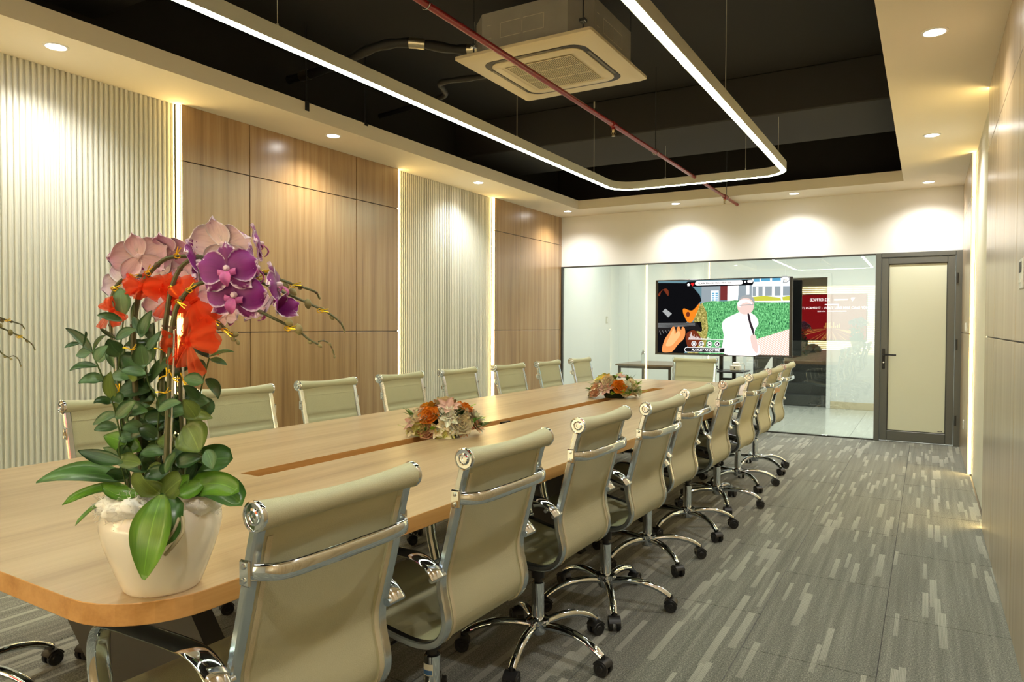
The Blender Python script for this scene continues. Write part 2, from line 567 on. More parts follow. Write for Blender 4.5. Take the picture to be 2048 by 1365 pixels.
for n_, c_ in dict(orange=(.90, .30, .015), amber=(.92, .45, .03), peach=(.86, .50, .30), blush=(.66, .38, .31), cream=(.88, .76, .50), ivory=(.88, .86, .70), salmon=(.84, .36, .22), lemon=(.86, .80, .25)).items():
    make_petal('pet_' + n_, [x * .88 for x in c_], c_, [min(1, x * 1.08) for x in c_], .15)
def make_organza():
    m_, nt, p = nodes('organza')
    nt.nodes.remove(p)
    d = N(nt, 'ShaderNodeBsdfDiffuse'); d.inputs[0].default_value = (.93, .13, .04, 1)
    tl = N(nt, 'ShaderNodeBsdfTranslucent'); tl.inputs[0].default_value = (.97, .17, .06, 1)
    t = N(nt, 'ShaderNodeBsdfTransparent'); t.inputs[0].default_value = (1, .52, .42, 1)
    a = N(nt, 'ShaderNodeMixShader'); a.inputs[0].default_value = .4; L(nt, d.outputs[0], a.inputs[1]); L(nt, tl.outputs[0], a.inputs[2])
    b = N(nt, 'ShaderNodeMixShader'); b.inputs[0].default_value = .5; L(nt, a.outputs[0], b.inputs[1]); L(nt, t.outputs[0], b.inputs[2])
    L(nt, b.outputs[0], nt.nodes['Material Output'].inputs[0])
make_organza()
emitter('led_loop', LOOPC, LOOP_S)
emitter('led_strip', WARM, STRIP_S)
emitter('lamp_disc', (1, .98, .93), 30)
emitter('lobby_disc', (1, .98, .93), 8)
simple('alu_profile', (.60, .60, .50), .5, metal=.1)
simple('ac_flap', (.16, .14, .10), .45)

# ================================================================ the room
XL, XR, D, YN = -4.36, .312, 8.81, -2.2
ZC, ZS, SLAB = 2.743, 2.854, 3.42
XSL, XSR, YS, YSN = -3.859, -.227, 8.276, -1.65
ZG = 2.068
ROWS = [(0.0, 1.199), (1.205, 2.362), (2.368, ZC)]

# ---- floor with its carpet tiles
floor = struct('floor', MB().box((XL - .05, YN, -.03), (XR + .05, D + .05, -.008)), 'plastic_dark')
tm = MB().bbox((.0015, .0015, -.008), (.4985, .9985, 0), .0012).mesh('carpet_tile', 'carpet', False)
ncol = 10
for c in range(ncol):
    x = XL - .02 + c * .475 * (XR - XL + .04) / (ncol * .475)
    wx = (XR - XL + .04) / ncol
    off = (c * .37) % 1.0
    y = YN - off
    while y < D + .04:
        y0, y1 = max(y, YN), min(y + 1, D + .04)
        if y1 - y0 > .02:
            o = link('carpet_tile', tm, floor, (x, y0, 0))
            o.scale = (wx / .5, (y1 - y0), 1)
        y += 1.0

# ---- ceiling: black slab with beams, perimeter drop soffit
struct('ceiling', MB().box((XL - .3, YN - .1, SLAB), (XR + .3, D + .1, SLAB + .1)), 'paint_black')
for i, (y0, y1, zb) in enumerate(((6.35, 7.45, 3.06), (2.0, 2.5, 3.12), (-1.2, -.6, 3.06))):
    struct('ceiling_beam', MB().bbox((XL - .1, y0, zb), (XR + .1, y1, SLAB), .01), 'paint_beam' if i == 0 else 'paint_black')
sf = MB()
sf.box((XL - .08, YN, ZC), (XSL, D + .05, ZC + .012))
sf.box((XSR, YN, ZC), (XR + .08, D + .05, ZC + .012))
sf.box((XSL, YS, ZC), (XSR, D + .05, ZC + .012))
sf.box((XSL, YN, ZC), (XSR, YSN, ZC + .012))
sf2 = MB()
sf2.box((XSL - .012, YSN, ZC + .012), (XSL, YS + .012, ZS)).box((XSR, YSN, ZC + .012), (XSR + .012, YS + .012, ZS)).box((XSL, YS, ZC + .012), (XSR, YS + .012, ZS)).box((XSL, YSN - .012, ZC + .012), (XSR, YSN, ZS))
so = struct('ceiling_soffit', sf, 'paint_cream')
struct('fascia', sf2, 'paint_cream', parent=so)

# ---- walls
wl = struct('wall_left', MB().box((XL - .2, YN, 0), (XL - .06, D + .06, SLAB)), 'paint_black')
wr = struct('wall_right', MB().box((XR + .06, YN, 0), (XR + .2, D + .06, SLAB)), 'paint_black')

RIB = []
for k in range(5):
    b0 = k * .032
    RIB += [(b0 + .0005, .002), (b0 + .0055, .002), (b0 + .0078, .0130), (b0 + .0120, .0165), (b0 + .0210, .0165), (b0 + .0252, .0130), (b0 + .0275, .002)]
RIB = [(0, 0)] + RIB + [(.16, .002), (.16, 0)]
def rib_mesh(sx):
    mb = MB()
    pts = [(sx * b, a, 0) for a, b in RIB]
    mb.prism(pts if sx < 0 else pts[::-1], (0, 0, ZC))
    return mb.mesh('fluted_board', 'flute', False)
RIBL, RIBR = rib_mesh(1), rib_mesh(-1)

def wall_section(wall, sx, xw, y0, y1, joints, matname, rows=ROWS):
    """wood veneer panels with recessed black joints; sx = direction into the room"""
    bk = MB()
    xa, xb = sorted((xw - sx * .062, xw - sx * .012))
    bk.box((xa, y0 + .002, 0), (xb, y1 - .002, ZC))
    bk.build('joint_backing', 'joint_black', wall, False)
    ys = [y0] + joints + [y1]
    for a, b in zip(ys, ys[1:]):
        for z0, z1 in rows:
            xa, xb = sorted((xw - sx * .012, xw))
            MB().bbox((xa, a + (.003 if a != y0 else 0), z0), (xb, b - (.003 if b != y1 else 0), z1), .0012).build('panel', matname, wall, False)

def fluted_section(wall, sx, xw, y0, y1):
    xa, xb = sorted((xw - sx * .062, xw - sx * .048))
    MB().box((xa, y0, 0), (xb, y1, ZC)).build('flute_backing', 'flute_gap', wall, False)
    a, b = y0 + .026, y1 - .026
    n = max(1, round((b - a) / .16))
    for k in range(n):
        o = link('fluted_board', RIBL if sx > 0 else RIBR, wall, (xw - sx * .048, a + k * (b - a) / n, 0))
        o.scale = (1, (b - a) / n / .16, 1)

wall_section(wl, 1, XL, YN, 1.07, [-1.1, .1], 'wood_wall')
fluted_section(wl, 1, XL, 1.07, 3.037)
wall_section(wl, 1, XL, 3.037, 5.31, [3.593, 4.735], 'wood_wall')
fluted_section(wl, 1, XL, 5.31, 7.06)
wall_section(wl, 1, XL, 7.06, D, [7.662], 'wood_wall')
wall_section(wr, -1, XR, 7.2, D, [], 'wood_wall_right')
fluted_section(wr, -1, XR, 5.3, 7.2)
wall_section(wr, -1, XR, YN, 5.3, [-.6, 1.2, 2.45, 3.55, 4.62], 'wood_wall_right')

def strip(y0, sx, xw, label):
    o = thing('led_strip', (xw - sx * .019, y0, 0), label, 'light strip', group='warm wall light strips')
    MB().bbox((-.008, -.009, .004), (.008, .009, ZC - .004), .002).build('diffuser', 'led_strip', o, False)
    MB().box(tuple(sorted((-sx * .0115, -sx * .0090)))[:1] + (-.0115, .002), (max(-sx * .0115, -sx * .0090), .0115, ZC - .002)).build('channel', 'alu_grey', o, False)
strip(1.083, 1, XL, 'warm vertical light strip at the nearest end of the long left fluted panel')
strip(3.022, 1, XL, 'warm vertical light strip behind the orchid, between fluted panel and wood')
strip(5.325, 1, XL, 'warm vertical light strip on the near side of the short left fluted panel')
strip(7.045, 1, XL, 'warm vertical light strip on the far side of the short left fluted panel')
strip(7.186, -1, XR, 'bright vertical light strip on the right wall nearest the door')
strip(5.315, -1, XR, 'vertical light strip at the near end of the right fluted panel')

# ---- back wall: header, glass partition, door
wb = struct('wall_back', MB().box((XL - .1, D, ZG), (XR + .1, D + .1, ZC + .03)), 'paint_white')
struct('wall_back_upper', MB().box((XL - .1, D, ZC + .03), (XR + .1, D + .1, SLAB)), 'paint_black')
tr = struct('trim_1', MB().box((XL, D - .012, ZG - .018), (-.497, D + .03, ZG)).box((XL, D - .012, 0), (XL + .022, D + .03, ZG - .018)).box((XL, D - .01, 0), (-.497, D + .03, .014)), 'alu_dark')
win = link('window_1', None, None, (0, D, 0)); win['kind'] = 'structure'
xs = [XL + .024, -3.383, -2.406, -1.444, -.499]
for a, b in zip(xs, xs[1:]):
    MB().bbox((a + .002, .004, .015), (b - .002, .014, ZG - .019), .001).build('pane', 'pane_glass', win, False)
dr = link('door_1', None, None, (0, D, 0)); dr['kind'] = 'structure'
DX0, DX1 = -.497, .305
fr = MB()
fr.bbox((DX0, -.02, 0), (DX0 + .055, .07, ZG)).bbox((DX1 - .05, -.02, 0), (DX1 + .03, .07, ZG)).bbox((DX0 + .055, -.02, ZG - .05), (DX1 - .05, .07, ZG))
fr.build('door_frame', 'alu_grey', dr, False)
lf = MB()
lx0, lx1, lz0, lz1 = DX0 + .058, DX1 - .053, .012, ZG - .053
lf.bbox((lx0, -.012, lz0), (lx0 + .07, .035, lz1)).bbox((lx1 - .07, -.012, lz0), (lx1, .035, lz1)).bbox((lx0 + .07, -.012, lz1 - .07), (lx1 - .07, .035, lz1)).bbox((lx0 + .07, -.012, lz0), (lx1 - .07, .035, lz0 + .11))
leaf = lf.build('door_leaf', 'alu_grey', dr, False)
MB().bbox((lx0 + .068, .004, lz0 + .108), (lx1 - .068, .02, lz1 - .068), .002).build('frosted_pane', 'frost', leaf, False)
bd = MB()
for a, b in (((lx0 + .07, lz0 + .11), (lx1 - .07, lz0 + .118)), ((lx0 + .07, lz1 - .078), (lx1 - .07, lz1 - .07)), ((lx0 + .07, lz0 + .118), (lx0 + .078, lz1 - .078)), ((lx1 - .078, lz0 + .118), (lx1 - .07, lz1 - .078))):
    bd.box((a[0], -.004, a[1]), (b[0], .004, b[1]))
bd.build('glazing_bead', 'alu_dark', leaf, False)
MB().box((lx1 - .14, .003, lz0 + .128), (lx1 - .118, .0042, lz0 + .138)).box((lx1 - .112, .003, lz0 + .128), (lx1 - .098, .0042, lz0 + .138)).build('glass_mark', 'alu_grey', leaf, False)
hd = MB().bbox((lx0 + .018, -.02, .80), (lx0 + .046, -.0115, 1.02), .003)
hp = hd.build('handle_plate', 'metal_black', leaf, False)
MB().tube(cr([(lx0 + .032, -.02, .955), (lx0 + .034, -.06, .955), (lx0 + .06, -.066, .955), (lx0 + .155, -.064, .953)], 5), .0085, 8).build('lever_handle', 'metal_black', hp)
MB().lathe([(0, -.003), (.008, -.003), (.008, .003), (0, .003)], 12, Matrix.Translation((lx0 + .032, -.022, .87)) @ Matrix.Rotation(pi / 2, 4, 'X')).build('keyhole', 'chrome_satin', hp)
for z in (.22, 1.02, 1.72):
    MB().tube([(lx1 + .018, -.024, z), (lx1 + .018, -.024, z + .11)], .009, 8).build('hinge', 'alu_dark', dr)

# ---- near wall (behind the camera): window with blinds, display
wn = MB()
W0, W1, WZ0, WZ1 = -4.1, -.35, .55, 2.32
wn.box((XL - .1, YN - .12, 0), (XR + .1, YN, WZ0)).box((XL - .1, YN - .12, WZ1), (XR + .1, YN, SLAB)).box((XL - .1, YN - .12, WZ0), (W0, YN, WZ1)).box((W1, YN - .12, WZ0), (XR + .1, YN, WZ1))
struct('wall_near', wn, 'paint_white')
w2 = link('window_2', None, None, (0, YN, 0)); w2['kind'] = 'structure'
wf = MB()
for x in (W0, -2.9, -1.65, W1 - .04): wf.box((x, -.09, WZ0), (x + .04, -.05, WZ1))
wf.box((W0, -.09, WZ0), (W1, -.05, WZ0 + .04)).box((W0, -.09, WZ1 - .04), (W1, -.05, WZ1))
wf.build('window_frame', 'plastic_white', w2, False)
MB().box((W0, -.074, WZ0), (W1, -.068, WZ1)).build('pane', 'pane_glass', w2, False)
bl = thing('venetian_blind', (0, YN + .02, 0), 'cream venetian blind across the window behind the red display', 'blind')
MB().bbox((W0, -.02, WZ1 - .02), (W1, .03, WZ1 + .03)).build('headrail', 'plastic_white', bl, False)
sl = MB(); z = WZ0 + .02
while z < WZ1 - .03:
    sl.box((W0 + .01, -.002, z), (W1 - .01, .001, z + .046)); z += .05
o = sl.build('slats', 'slat', bl, False); o['kind'] = 'stuff'
nt = _M['slat'].node_tree
tlu = N(nt, 'ShaderNodeBsdfTranslucent'); tlu.inputs[0].default_value = (.95, .84, .58, 1)
ms = N(nt, 'ShaderNodeMixShader'); ms.inputs[0].default_value = .5
L(nt, nt.nodes['Principled BSDF'].outputs[0], ms.inputs[1]); L(nt, tlu.outputs[0], ms.inputs[2]); L(nt, ms.outputs[0], nt.nodes['Material Output'].inputs[0])
ld = bpy.data.lights.new('daylight', 'AREA'); ld.shape = 'RECTANGLE'; ld.size = W1 - W0; ld.size_y = WZ1 - WZ0; ld.energy = DAY_W; ld.color = (1, .97, .9)
lo = link('daylight', ld, None, ((W0 + W1) / 2, YN - .35, (WZ0 + WZ1) / 2)); lo.rotation_euler = (-pi / 2, 0, pi)

def text_mesh(s, size, mat, align='CENTER', shear=0, bold=0):
    cu = bpy.data.curves.new('text', 'FONT'); cu.body = s; cu.size = size; cu.align_x = align; cu.align_y = 'CENTER'; cu.shear = shear; cu.offset = bold
    t = bpy.data.objects.new('text', cu); COL.objects.link(t)
    bpy.context.view_layer.update()
    me = bpy.data.meshes.new_from_object(t.evaluated_get(bpy.context.evaluated_depsgraph_get()))
    bpy.data.objects.remove(t); bpy.data.curves.remove(cu)
    me.materials.clear(); me.materials.append(MAT(mat))
    return me

emitter('disp_red', (.55, .012, .015), 1.6)
emitter('disp_white', (1, .9, .85), 7.0)
emitter('disp_gold', (1, .5, .12), 2.2)
dp = thing('wall_display', (-2.06, YN + .12, 0), 'large red meeting display in front of the blinds, seen mirrored in the glass', 'display')
MB().bbox((-.86, -.03, .90), (.78, .02, 2.09)).build('casing', 'bezel', dp, False)
scr = MB().box((-.84, .0205, .92), (.76, .022, 2.075)).build('screen', 'disp_red', dp, False)
RZ = Matrix.Rotation(pi, 4, 'Z') @ Matrix.Rotation(pi / 2, 4, 'X')
for s_, sz, zz in (('X2 OFFICE', .10, 1.94), ('HỌP GIAO BAN ĐẦU TUẦN - THÁNG 4 (TUẦN', .082, 1.735), ('năm 2026', .045, 1.65)):
    me = text_mesh(s_, sz, 'disp_white'); me.transform(RZ)
    link('lettering', me, scr, ({.10: -.32, .082: -.06, .045: -.28}[sz], .0235, zz))
lg = MB().poly([(.50, .0235, 1.985), (.40, .0235, 1.985), (.43, .0235, 1.90)], flip=True).box((.02, .0235, 1.925), (.33, .0238, 1.955)).box((-.2, .0235, 1.81), (.12, .0238, 1.832)).box((-.12, .0235, 1.64), (.3, .0238, 1.66))
lg.build('emblem', 'disp_white', scr, False)
ry = MB(); rnd = random.Random(5)
for k in range(26):
    a = rnd.uniform(pi + .08, 2 * pi - .08); r0 = rnd.uniform(.03, .1); wv_ = rnd.uniform(.003, .009)
    r1 = min(.30 / max(abs(sin(a)), .1), .66)
    c0 = V((-.05, .024, 1.22)); dv = V((cos(a), 0, sin(a))); nv = V((-sin(a), 0, cos(a)))
    ry.poly([c0 + dv * r0, c0 + dv * r1 + nv * wv_, c0 + dv * r1 - nv * wv_], flip=True)
for k in range(9):
    x = -.22 + k * .045; h = rnd.uniform(.05, .16)
    ry.box((x, .0235, 1.22), (x + .02, .0242, 1.22 + h))
o = ry.build('light_rays', 'disp_gold', scr, False); o['kind'] = 'stuff'

# ================================================================ lobby beyond the glass
LX0, LX1, LY = -4.75, 2.4, 11.9
lfz = struct('floor_lobby', MB().box((LX0, D + .05, -.03), (LX1, LY + .2, -.004)), 'plastic_dark')
lt = MB().bbox((.001, .001, -.004), (.799, .799, 0), .0015).mesh('floor_tile', 'tile_floor', False)
for i in range(9):
    for j in range(4):
        x, y = LX0 + i * .8, D + .05 + j * .8
        link('floor_tile', lt, lfz, (x, y, 0)).scale = (min(1, (LX1 - x) / .8), min(1, (LY + .1 - y) / .8), 1)
struct('wall_lobby_left', MB().box((LX0 - .1, D + .1, 0), (LX0, LY, 2.8)).box((LX0, D + .02, 0), (XL, D + .1, 2.8)), 'paint_lobby')
OX0, OX1, OZ = -2.42, -1.33, 2.02
struct('wall_lobby_back', MB().box((LX0, LY, 0), (OX0, LY + .12, 2.8)).box((OX1, LY, 0), (LX1, LY + .12, 2.8)).box((OX0, LY, OZ), (OX1, LY + .12, 2.8)), 'paint_lobby')
struct('wall_lobby_right', MB().box((LX1, D + .1, 0), (LX1 + .1, LY, 2.8)), 'paint_lobby')
struct('baseboard_lobby', MB().bbox((OX1 + .06, LY - .014, 0), (LX1, LY, .11)).bbox((LX0, LY - .014, 0), (OX0 - .06, LY, .11)), 'lobby_base')
struct('ceiling_lobby', MB().box((LX0, D + .1, 2.8), (LX1, LY + .12, 2.86)), 'paint_lobby')
struct('trim_2', MB().bbox((OX0 - .06, LY - .02, 0), (OX0, LY + .1, OZ)).bbox((OX1, LY - .02, 0), (OX1 + .06, LY + .1, OZ)).bbox((OX0 - .06, LY - .02, OZ), (OX1 + .06, LY + .1, OZ + .06)), 'paint_lobby')
st = struct('wall_stairwell', MB().box((OX0 - .12, LY + .1, 0), (OX0, LY + 3.4, 2.8)).box((OX1, LY + .1, 0), (OX1 + .12, LY + 3.4, 2.8)).box((OX0, LY + 3.4, 0), (OX1, LY + 3.5, 2.8)).box((OX0, LY + .1, 2.7), (OX1, LY + 3.4, 2.8)), 'dark_void')
stair = thing('staircase', ((OX0 + OX1) / 2, LY + .12, 0), 'dark speckled granite steps rising beyond the lobby opening', 'stairs')
for k in range(6):
    MB().bbox((OX0 + .004 - stair.location.x, k * .28, k * .168), (OX1 - .004 - stair.location.x, k * .28 + .30, (k + 1) * .168), .004).build('step', 'granite', stair, False)
sg = thing('floor_sign', (-2.16, LY - .35, 0), 'black standing sign with a white arrow below the television edge', 'sign')
MB().bbox((-.16, -.015, .04), (.16, .015, .93)).build('board', 'plastic_black', sg, False)
MB().bbox((-.17, -.11, 0), (.17, .11, .04)).build('foot', 'plastic_black', sg, False)
MB().poly([(.10, -.017, .82), (.10, -.017, .62), (.0, -.017, .56), (-.02, -.017, .60)]).build('arrow', 'plastic_white', sg, False)

for i, (x, y) in enumerate(((-3.9, 10.3), (-2.4, 10.3), (-.9, 10.3), (.6, 10.3))):
    o = thing('lobby_lamp', (x, y, 2.8), ['round lobby ceiling lamp nearest the pale left lobby wall', 'round lobby ceiling lamp above the small side table', 'round lobby ceiling lamp in front of the stair opening', 'round lobby ceiling lamp behind the frosted door'][i], 'ceiling lamp', group='lobby ceiling lamps')
    MB().lathe([(.06, 0), (.085, 0), (.085, -.012), (.06, -.012), (.06, 0)], 20).build('trim_ring', 'plastic_white', o)
    MB().lathe([(0, -.004), (.06, -.004), (.06, -.008), (0, -.008)], 20).build('lamp_disc', 'lobby_disc', o)
    l_ = bpy.data.lights.new('lobby_lamp_light', 'AREA'); l_.shape = 'DISK'; l_.size = .3; l_.energy = LOBBY_W; l_.color = (.98, 1, .97)
    link('lobby_lamp_light', l_, o, (0, 0, -.03))

sw = thing('lobby_switch', (LX0, 11.35, 1.36), 'small grey switch plate on the pale left lobby wall', 'switch')
MB().bbox((0, -.04, -.06), (.012, .04, .06), .003).build('plate', 'alu_profile', sw, False)
MB().bbox((.012, -.02, -.035), (.017, .02, .035), .002).build('rocker', 'plastic_white', sw, False)

# ================================================================ ceiling fittings
def downlight(x, y, label):
    o = thing('downlight', (x, y, ZC), label, 'downlight', group='recessed soffit downlights')
    MB().lathe([(.046, .004), (.046, -.002), (.05, -.006), (.06, -.004), (.061, 0), (.061, .004)], 28).build('trim_ring', 'plastic_white', o)
    MB().lathe([(0, .002), (.046, .002), (.046, -.002), (.03, -.004), (0, -.0045)], 28).build('lamp_disc', 'lamp_disc', o)
    l_ = bpy.data.lights.new('downlight_beam', 'SPOT'); l_.energy = DOWN_W; l_.color = COOL; l_.spot_size = radians(142); l_.spot_blend = 1.0; l_.shadow_soft_size = .04
    link('downlight_beam', l_, o, (0, 0, -.03))
for y, t in ((-.05, 'recessed downlight in the left soffit beside the window end'), (2.073, 'recessed downlight in the left soffit over the long fluted panel'), (4.125, 'recessed downlight in the left soffit over the wide wood panels'), (6.212, 'recessed downlight in the left soffit over the short fluted panel'), (8.336, 'recessed downlight in the far left corner of the soffit')):
    downlight(-4.04, y, t)
for x, t in ((-2.645, 'recessed downlight in the back soffit nearer the far left corner'), (-1.3, 'recessed downlight in the back soffit right of the red pipe end'), (-.007, 'recessed downlight in the back soffit above the door')):
    downlight(x, 8.44, t)
for y, t in ((-.15, 'recessed downlight in the right soffit beside the window end'), (2.0, 'recessed downlight in the right soffit just beyond the frame edge'), (4.173, 'large near downlight in the right soffit'), (6.393, 'middle downlight in the right soffit before the fluted panel')):
    downlight(.012, y, t)

# suspended light line
lx0, lx1, ly0, ly1, lr, lz = -2.80, -1.125, -1.2, 6.93, .24, 2.655
path = []
for cx_, cy_, a0 in ((lx1 - lr, ly1 - lr, 0), (lx0 + lr, ly1 - lr, 90), (lx0 + lr, ly0 + lr, 180), (lx1 - lr, ly0 + lr, 270)):
    for k in range(9):
        a = radians(a0 + k * 90 / 8)
        path.append((cx_ + lr * cos(a), cy_ + lr * sin(a), 0))
ln = thing('light_line', (0, 0, lz), 'rounded rectangular suspended light line glowing white over the table', 'light')
MB().sweep(path, [(.0, -.027), (.075, -.027), (.075, .027), (.0, .027), (.0, .022), (.01, .022), (.01, -.022), (0, -.022)], (0, 0, 1), closed=True).build('profile', 'alu_profile', ln)
MB().sweep(path, [(-.002, -.0215), (.009, -.0215), (.009, .0215), (-.002, .0215)], (0, 0, 1), closed=True).build('diffuser', 'led_loop', ln)
for x, y in ((lx0, .4), (lx0, 2.478), (lx0, 4.858), (lx0, 6.35), (-2.28, ly1), (-1.5, ly1), (lx1, 6.45), (lx1, 4.6), (lx1, 2.4), (lx1, .4)):
    mb = MB().tube([(x, y, .075), (x, y, SLAB - lz)], .0022, 5)
    mb.tube([(x, y, .075), (x, y, .095)], .006, 8)
    mb.tube([(x, y, SLAB - lz - .06), (x, y, SLAB - lz)], .008, 8)
    mb.build('suspension_wire', 'wire', ln)

# red sprinkler pipe
pp = thing('sprinkler_pipe', (-1.978, 0, 2.713), 'dark red sprinkler pipe running the length of the room', 'pipe')
MB().tube([(0, YSN + .1, 0), (0, 4, 0), (0, 8.70, 0)], .0165, 12).tube([(0, 8.66, 0), (0, 8.705, 0)], .019, 12).build('pipe', 'pipe_red', pp)
for y in (1.2, 4.83, 8.1):
    MB().tube([(0, y - .03, 0), (0, y + .03, 0)], .0225, 12).tube([(0, y, 0), (0, y, -.035)], .014, 10).build('fitting', 'pipe_red', pp)
    sp = MB().lathe([(0, -.03), (.011, -.03), (.011, -.05), (.008, -.055), (.004, -.056), (.004, -.075), (.009, -.077), (.014, -.079), (.014, -.082), (0, -.082)][::-1], 10)
    sp.tube([(.011, 0, -.05), (.013, 0, -.062), (.006, 0, -.078)], .002, 5).tube([(-.011, 0, -.05), (-.013, 0, -.062), (-.006, 0, -.078)], .002, 5)
    sp.build('sprinkler_head', 'brass', pp, True, (0, y, 0))
for y in (2.6, 5.75, 8.18):
    zt = (3.06 if 6.35 < y < 7.45 else SLAB) if y < YS else ZC + .25
    mb = MB().tube(cr([(0.024 * cos(a), y, .024 * sin(a)) for a in [k * pi / 6 for k in range(12)]], 2, True), .0035, 5, closed=True)
    mb.tube([(0, y, .024), (0, y, SLAB - 2.713)], .004, 6)
    mb.build('clevis_hanger', 'chrome_satin', pp)

# ceiling cassette air conditioner
ac = thing('ceiling_cassette', (-2.16, 4.24, 2.945), 'cream four-way ceiling cassette air conditioner hung under the black slab', 'air conditioner')
h = .475
def rrect(hx, r, n=6, hy=None):
    hy = hy or hx
    out = []
    for cx_, cy_, a0 in ((hx - r, hy - r, 0), (-hx + r, hy - r, 90), (-hx + r, -hy + r, 180), (hx - r, -hy + r, 270)):
        for k in range(n + 1):
            a = radians(a0 + k * 90 / n); out.append((cx_ + r * cos(a), cy_ + r * sin(a)))
    return out
def loft(mb, rings, mi=0, cap0=True, cap1=True):
    b = len(mb.v); n = len(rings[0])
    for rg in rings: mb.v += [V(p) for p in rg]
    for i in range(len(rings) - 1):
        for k in range(n):
            l_ = (k + 1) % n
            mb.face((b + i * n + k, b + i * n + l_, b + (i + 1) * n + l_, b + (i + 1) * n + k), mi)
    if cap0: mb.face([b + k for k in range(n)][::-1], mi)
    if cap1: mb.face([b + (len(rings) - 1) * n + k for k in range(n)], mi)
def ring(s_, r, z, n=6): return [(x, y, z) for x, y in rrect(s_, r, n)]
mb = MB()
loft(mb, [ring(.36, .10, .010), ring(.36, .10, .0), ring(.365, .10, -.0), ring(.45, .02, -.002), ring(.475, .015, .012), ring(.475, .015, .03), ring(.30, .05, .032)], cap0=True, cap1=True)
mb.build('panel', 'ac_cream', ac)
mb = MB(); loft(mb, [ring(.358, .10, .006), ring(.358, .10, -.0015), ring(.325, .09, -.0015), ring(.325, .09, .006)], cap0=False, cap1=False); mb.build('air_slot', 'ac_slot', ac)
mb = MB(); loft(mb, [ring(.32, .085, .008), ring(.322, .085, -.006), ring(.315, .08, -.011), ring(.262, .02, -.012), ring(.258, .02, -.008)][::-1]); mb.build('grille_frame', 'ac_cream', ac)
for k in range(4):
    R = Matrix.Rotation(k * pi / 2, 4, 'Z')
    MB().box((-.22, .334, -.004), (.22, .352, .001), 0, R).build('louvre', 'ac_flap', ac, False)
MB().box((-.235, -.235, -.0115), (.235, .235, -.0095)).build('grille_backing', 'ac_slot', ac, False)
for k in range(38):
    x = -.231 + k * .0125
    MB().box((x, -.235, -.0142), (x + .0052, .235, -.0115)).build('grille_slat', 'ac_cream', ac, False)
for k in range(4):
    y = -.235 + k * .1567
    MB().box((-.235, y - .003, -.0146), (.235, y + .003, -.0115)).build('grille_bar', 'ac_cream', ac, False)
mb = MB()
c_ = [(-.42, -.3), (-.3, -.42), (.3, -.42), (.42, -.3), (.42, .3), (.3, .42), (-.3, .42), (-.42, .3)]
mb.prism([(x, y, .032) for x, y in c_], (0, 0, .25)); mb.build('casing', 'ac_metal', ac, False)
mk = MB()
for a, b in (((-.16, .11), (-.02, .113)), ((-.16, .20), (-.02, .203)), ((.0, .11), (.14, .113)), ((.0, .20), (.14, .203)), ((-.165, .11), (-.162, .20)), ((.14, .11), (.143, .20)), ((-.01, .12), (-.008, .19)), ((-.26, .12), (-.23, .123)), ((-.26, .2), (-.23, .203))):
    mk.box((a[0], -.4215, a[1]), (b[0], -.42, b[1]))
    mk.box((.42, a[0], a[1]), (.4215, b[0], b[1]))
o = mk.build('knockout_marks', 'ac_mark', ac, False); o['kind'] = 'stuff'
for sx, sy in ((1, 1), (1, -1), (-1, 1), (-1, -1)):
    MB().tube([(sx * .385, sy * .385, .06), (sx * .385, sy * .385, SLAB - 2.945)], .005, 6).bbox((sx * .385 - .02, sy * .385 - .02, .10), (sx * .385 + .02, sy * .385 + .02, .125)).build('hanger_rod', 'chrome_satin', ac)
def duct(pts, r, label, foil=()):
    o = thing('insulated_pipe', pts[0], label, 'pipe', group='black insulated cooling pipes')
    p0 = V(pts[0])
    P = [V(p) - p0 for p in cr(pts, 6)]
    MB().tube(P, [r * (1 + .12 * sin(i * 1.7)) for i in range(len(P))], 10).build('insulation', 'insulation', o)
    for a, b in foil:
        i, j = int(a * (len(P) - 1)), int(b * (len(P) - 1)) + 1
        MB().tube(P[i:j + 1], r * 1.16, 12).build('foil_wrap', 'foil', o)
duct([(-2.60, 4.05, 3.12), (-2.78, 4.0, 3.13), (-3.05, 3.83, 3.17), (-3.3, 3.76, 3.16), (-3.75, 3.86, 3.15), (-4.3, 3.92, 3.16)], .032, 'black insulated pipe with foil patches leaving the air conditioner upward left', ((.06, .13), (.36, .38), (.9, .93)))
duct([(-2.60, 4.42, 3.10), (-2.9, 4.5, 3.12), (-3.25, 4.48, 3.13), (-3.33, 4.6, 3.13), (-3.5, 4.8, 3.14), (-4.3, 4.98, 3.15)], .022, 'thinner black insulated pipe bending behind the air conditioner panel', ((.12, .16),))
def bracket(y, hgt, label):
    o = thing('hanger_strap', (XSL, y, ZS), label, 'strap', group='black straps on the left fascia')
    MB().bbox((.001, -.02, -hgt), (.006, .02, .004), .002).bbox((-.02, -.02, 0.0), (.006, .02, .006), .002).build('hook', 'plastic_black', o, False)
    MB().tube([(-.005, 0, .004), (-.005, 0, SLAB - ZS)], .006, 6).build('rod', 'plastic_black', o)
bracket(3.68, .062, 'longer black strap hooked over the left fascia')
bracket(4.30, .018, 'short black strap end on the left fascia')

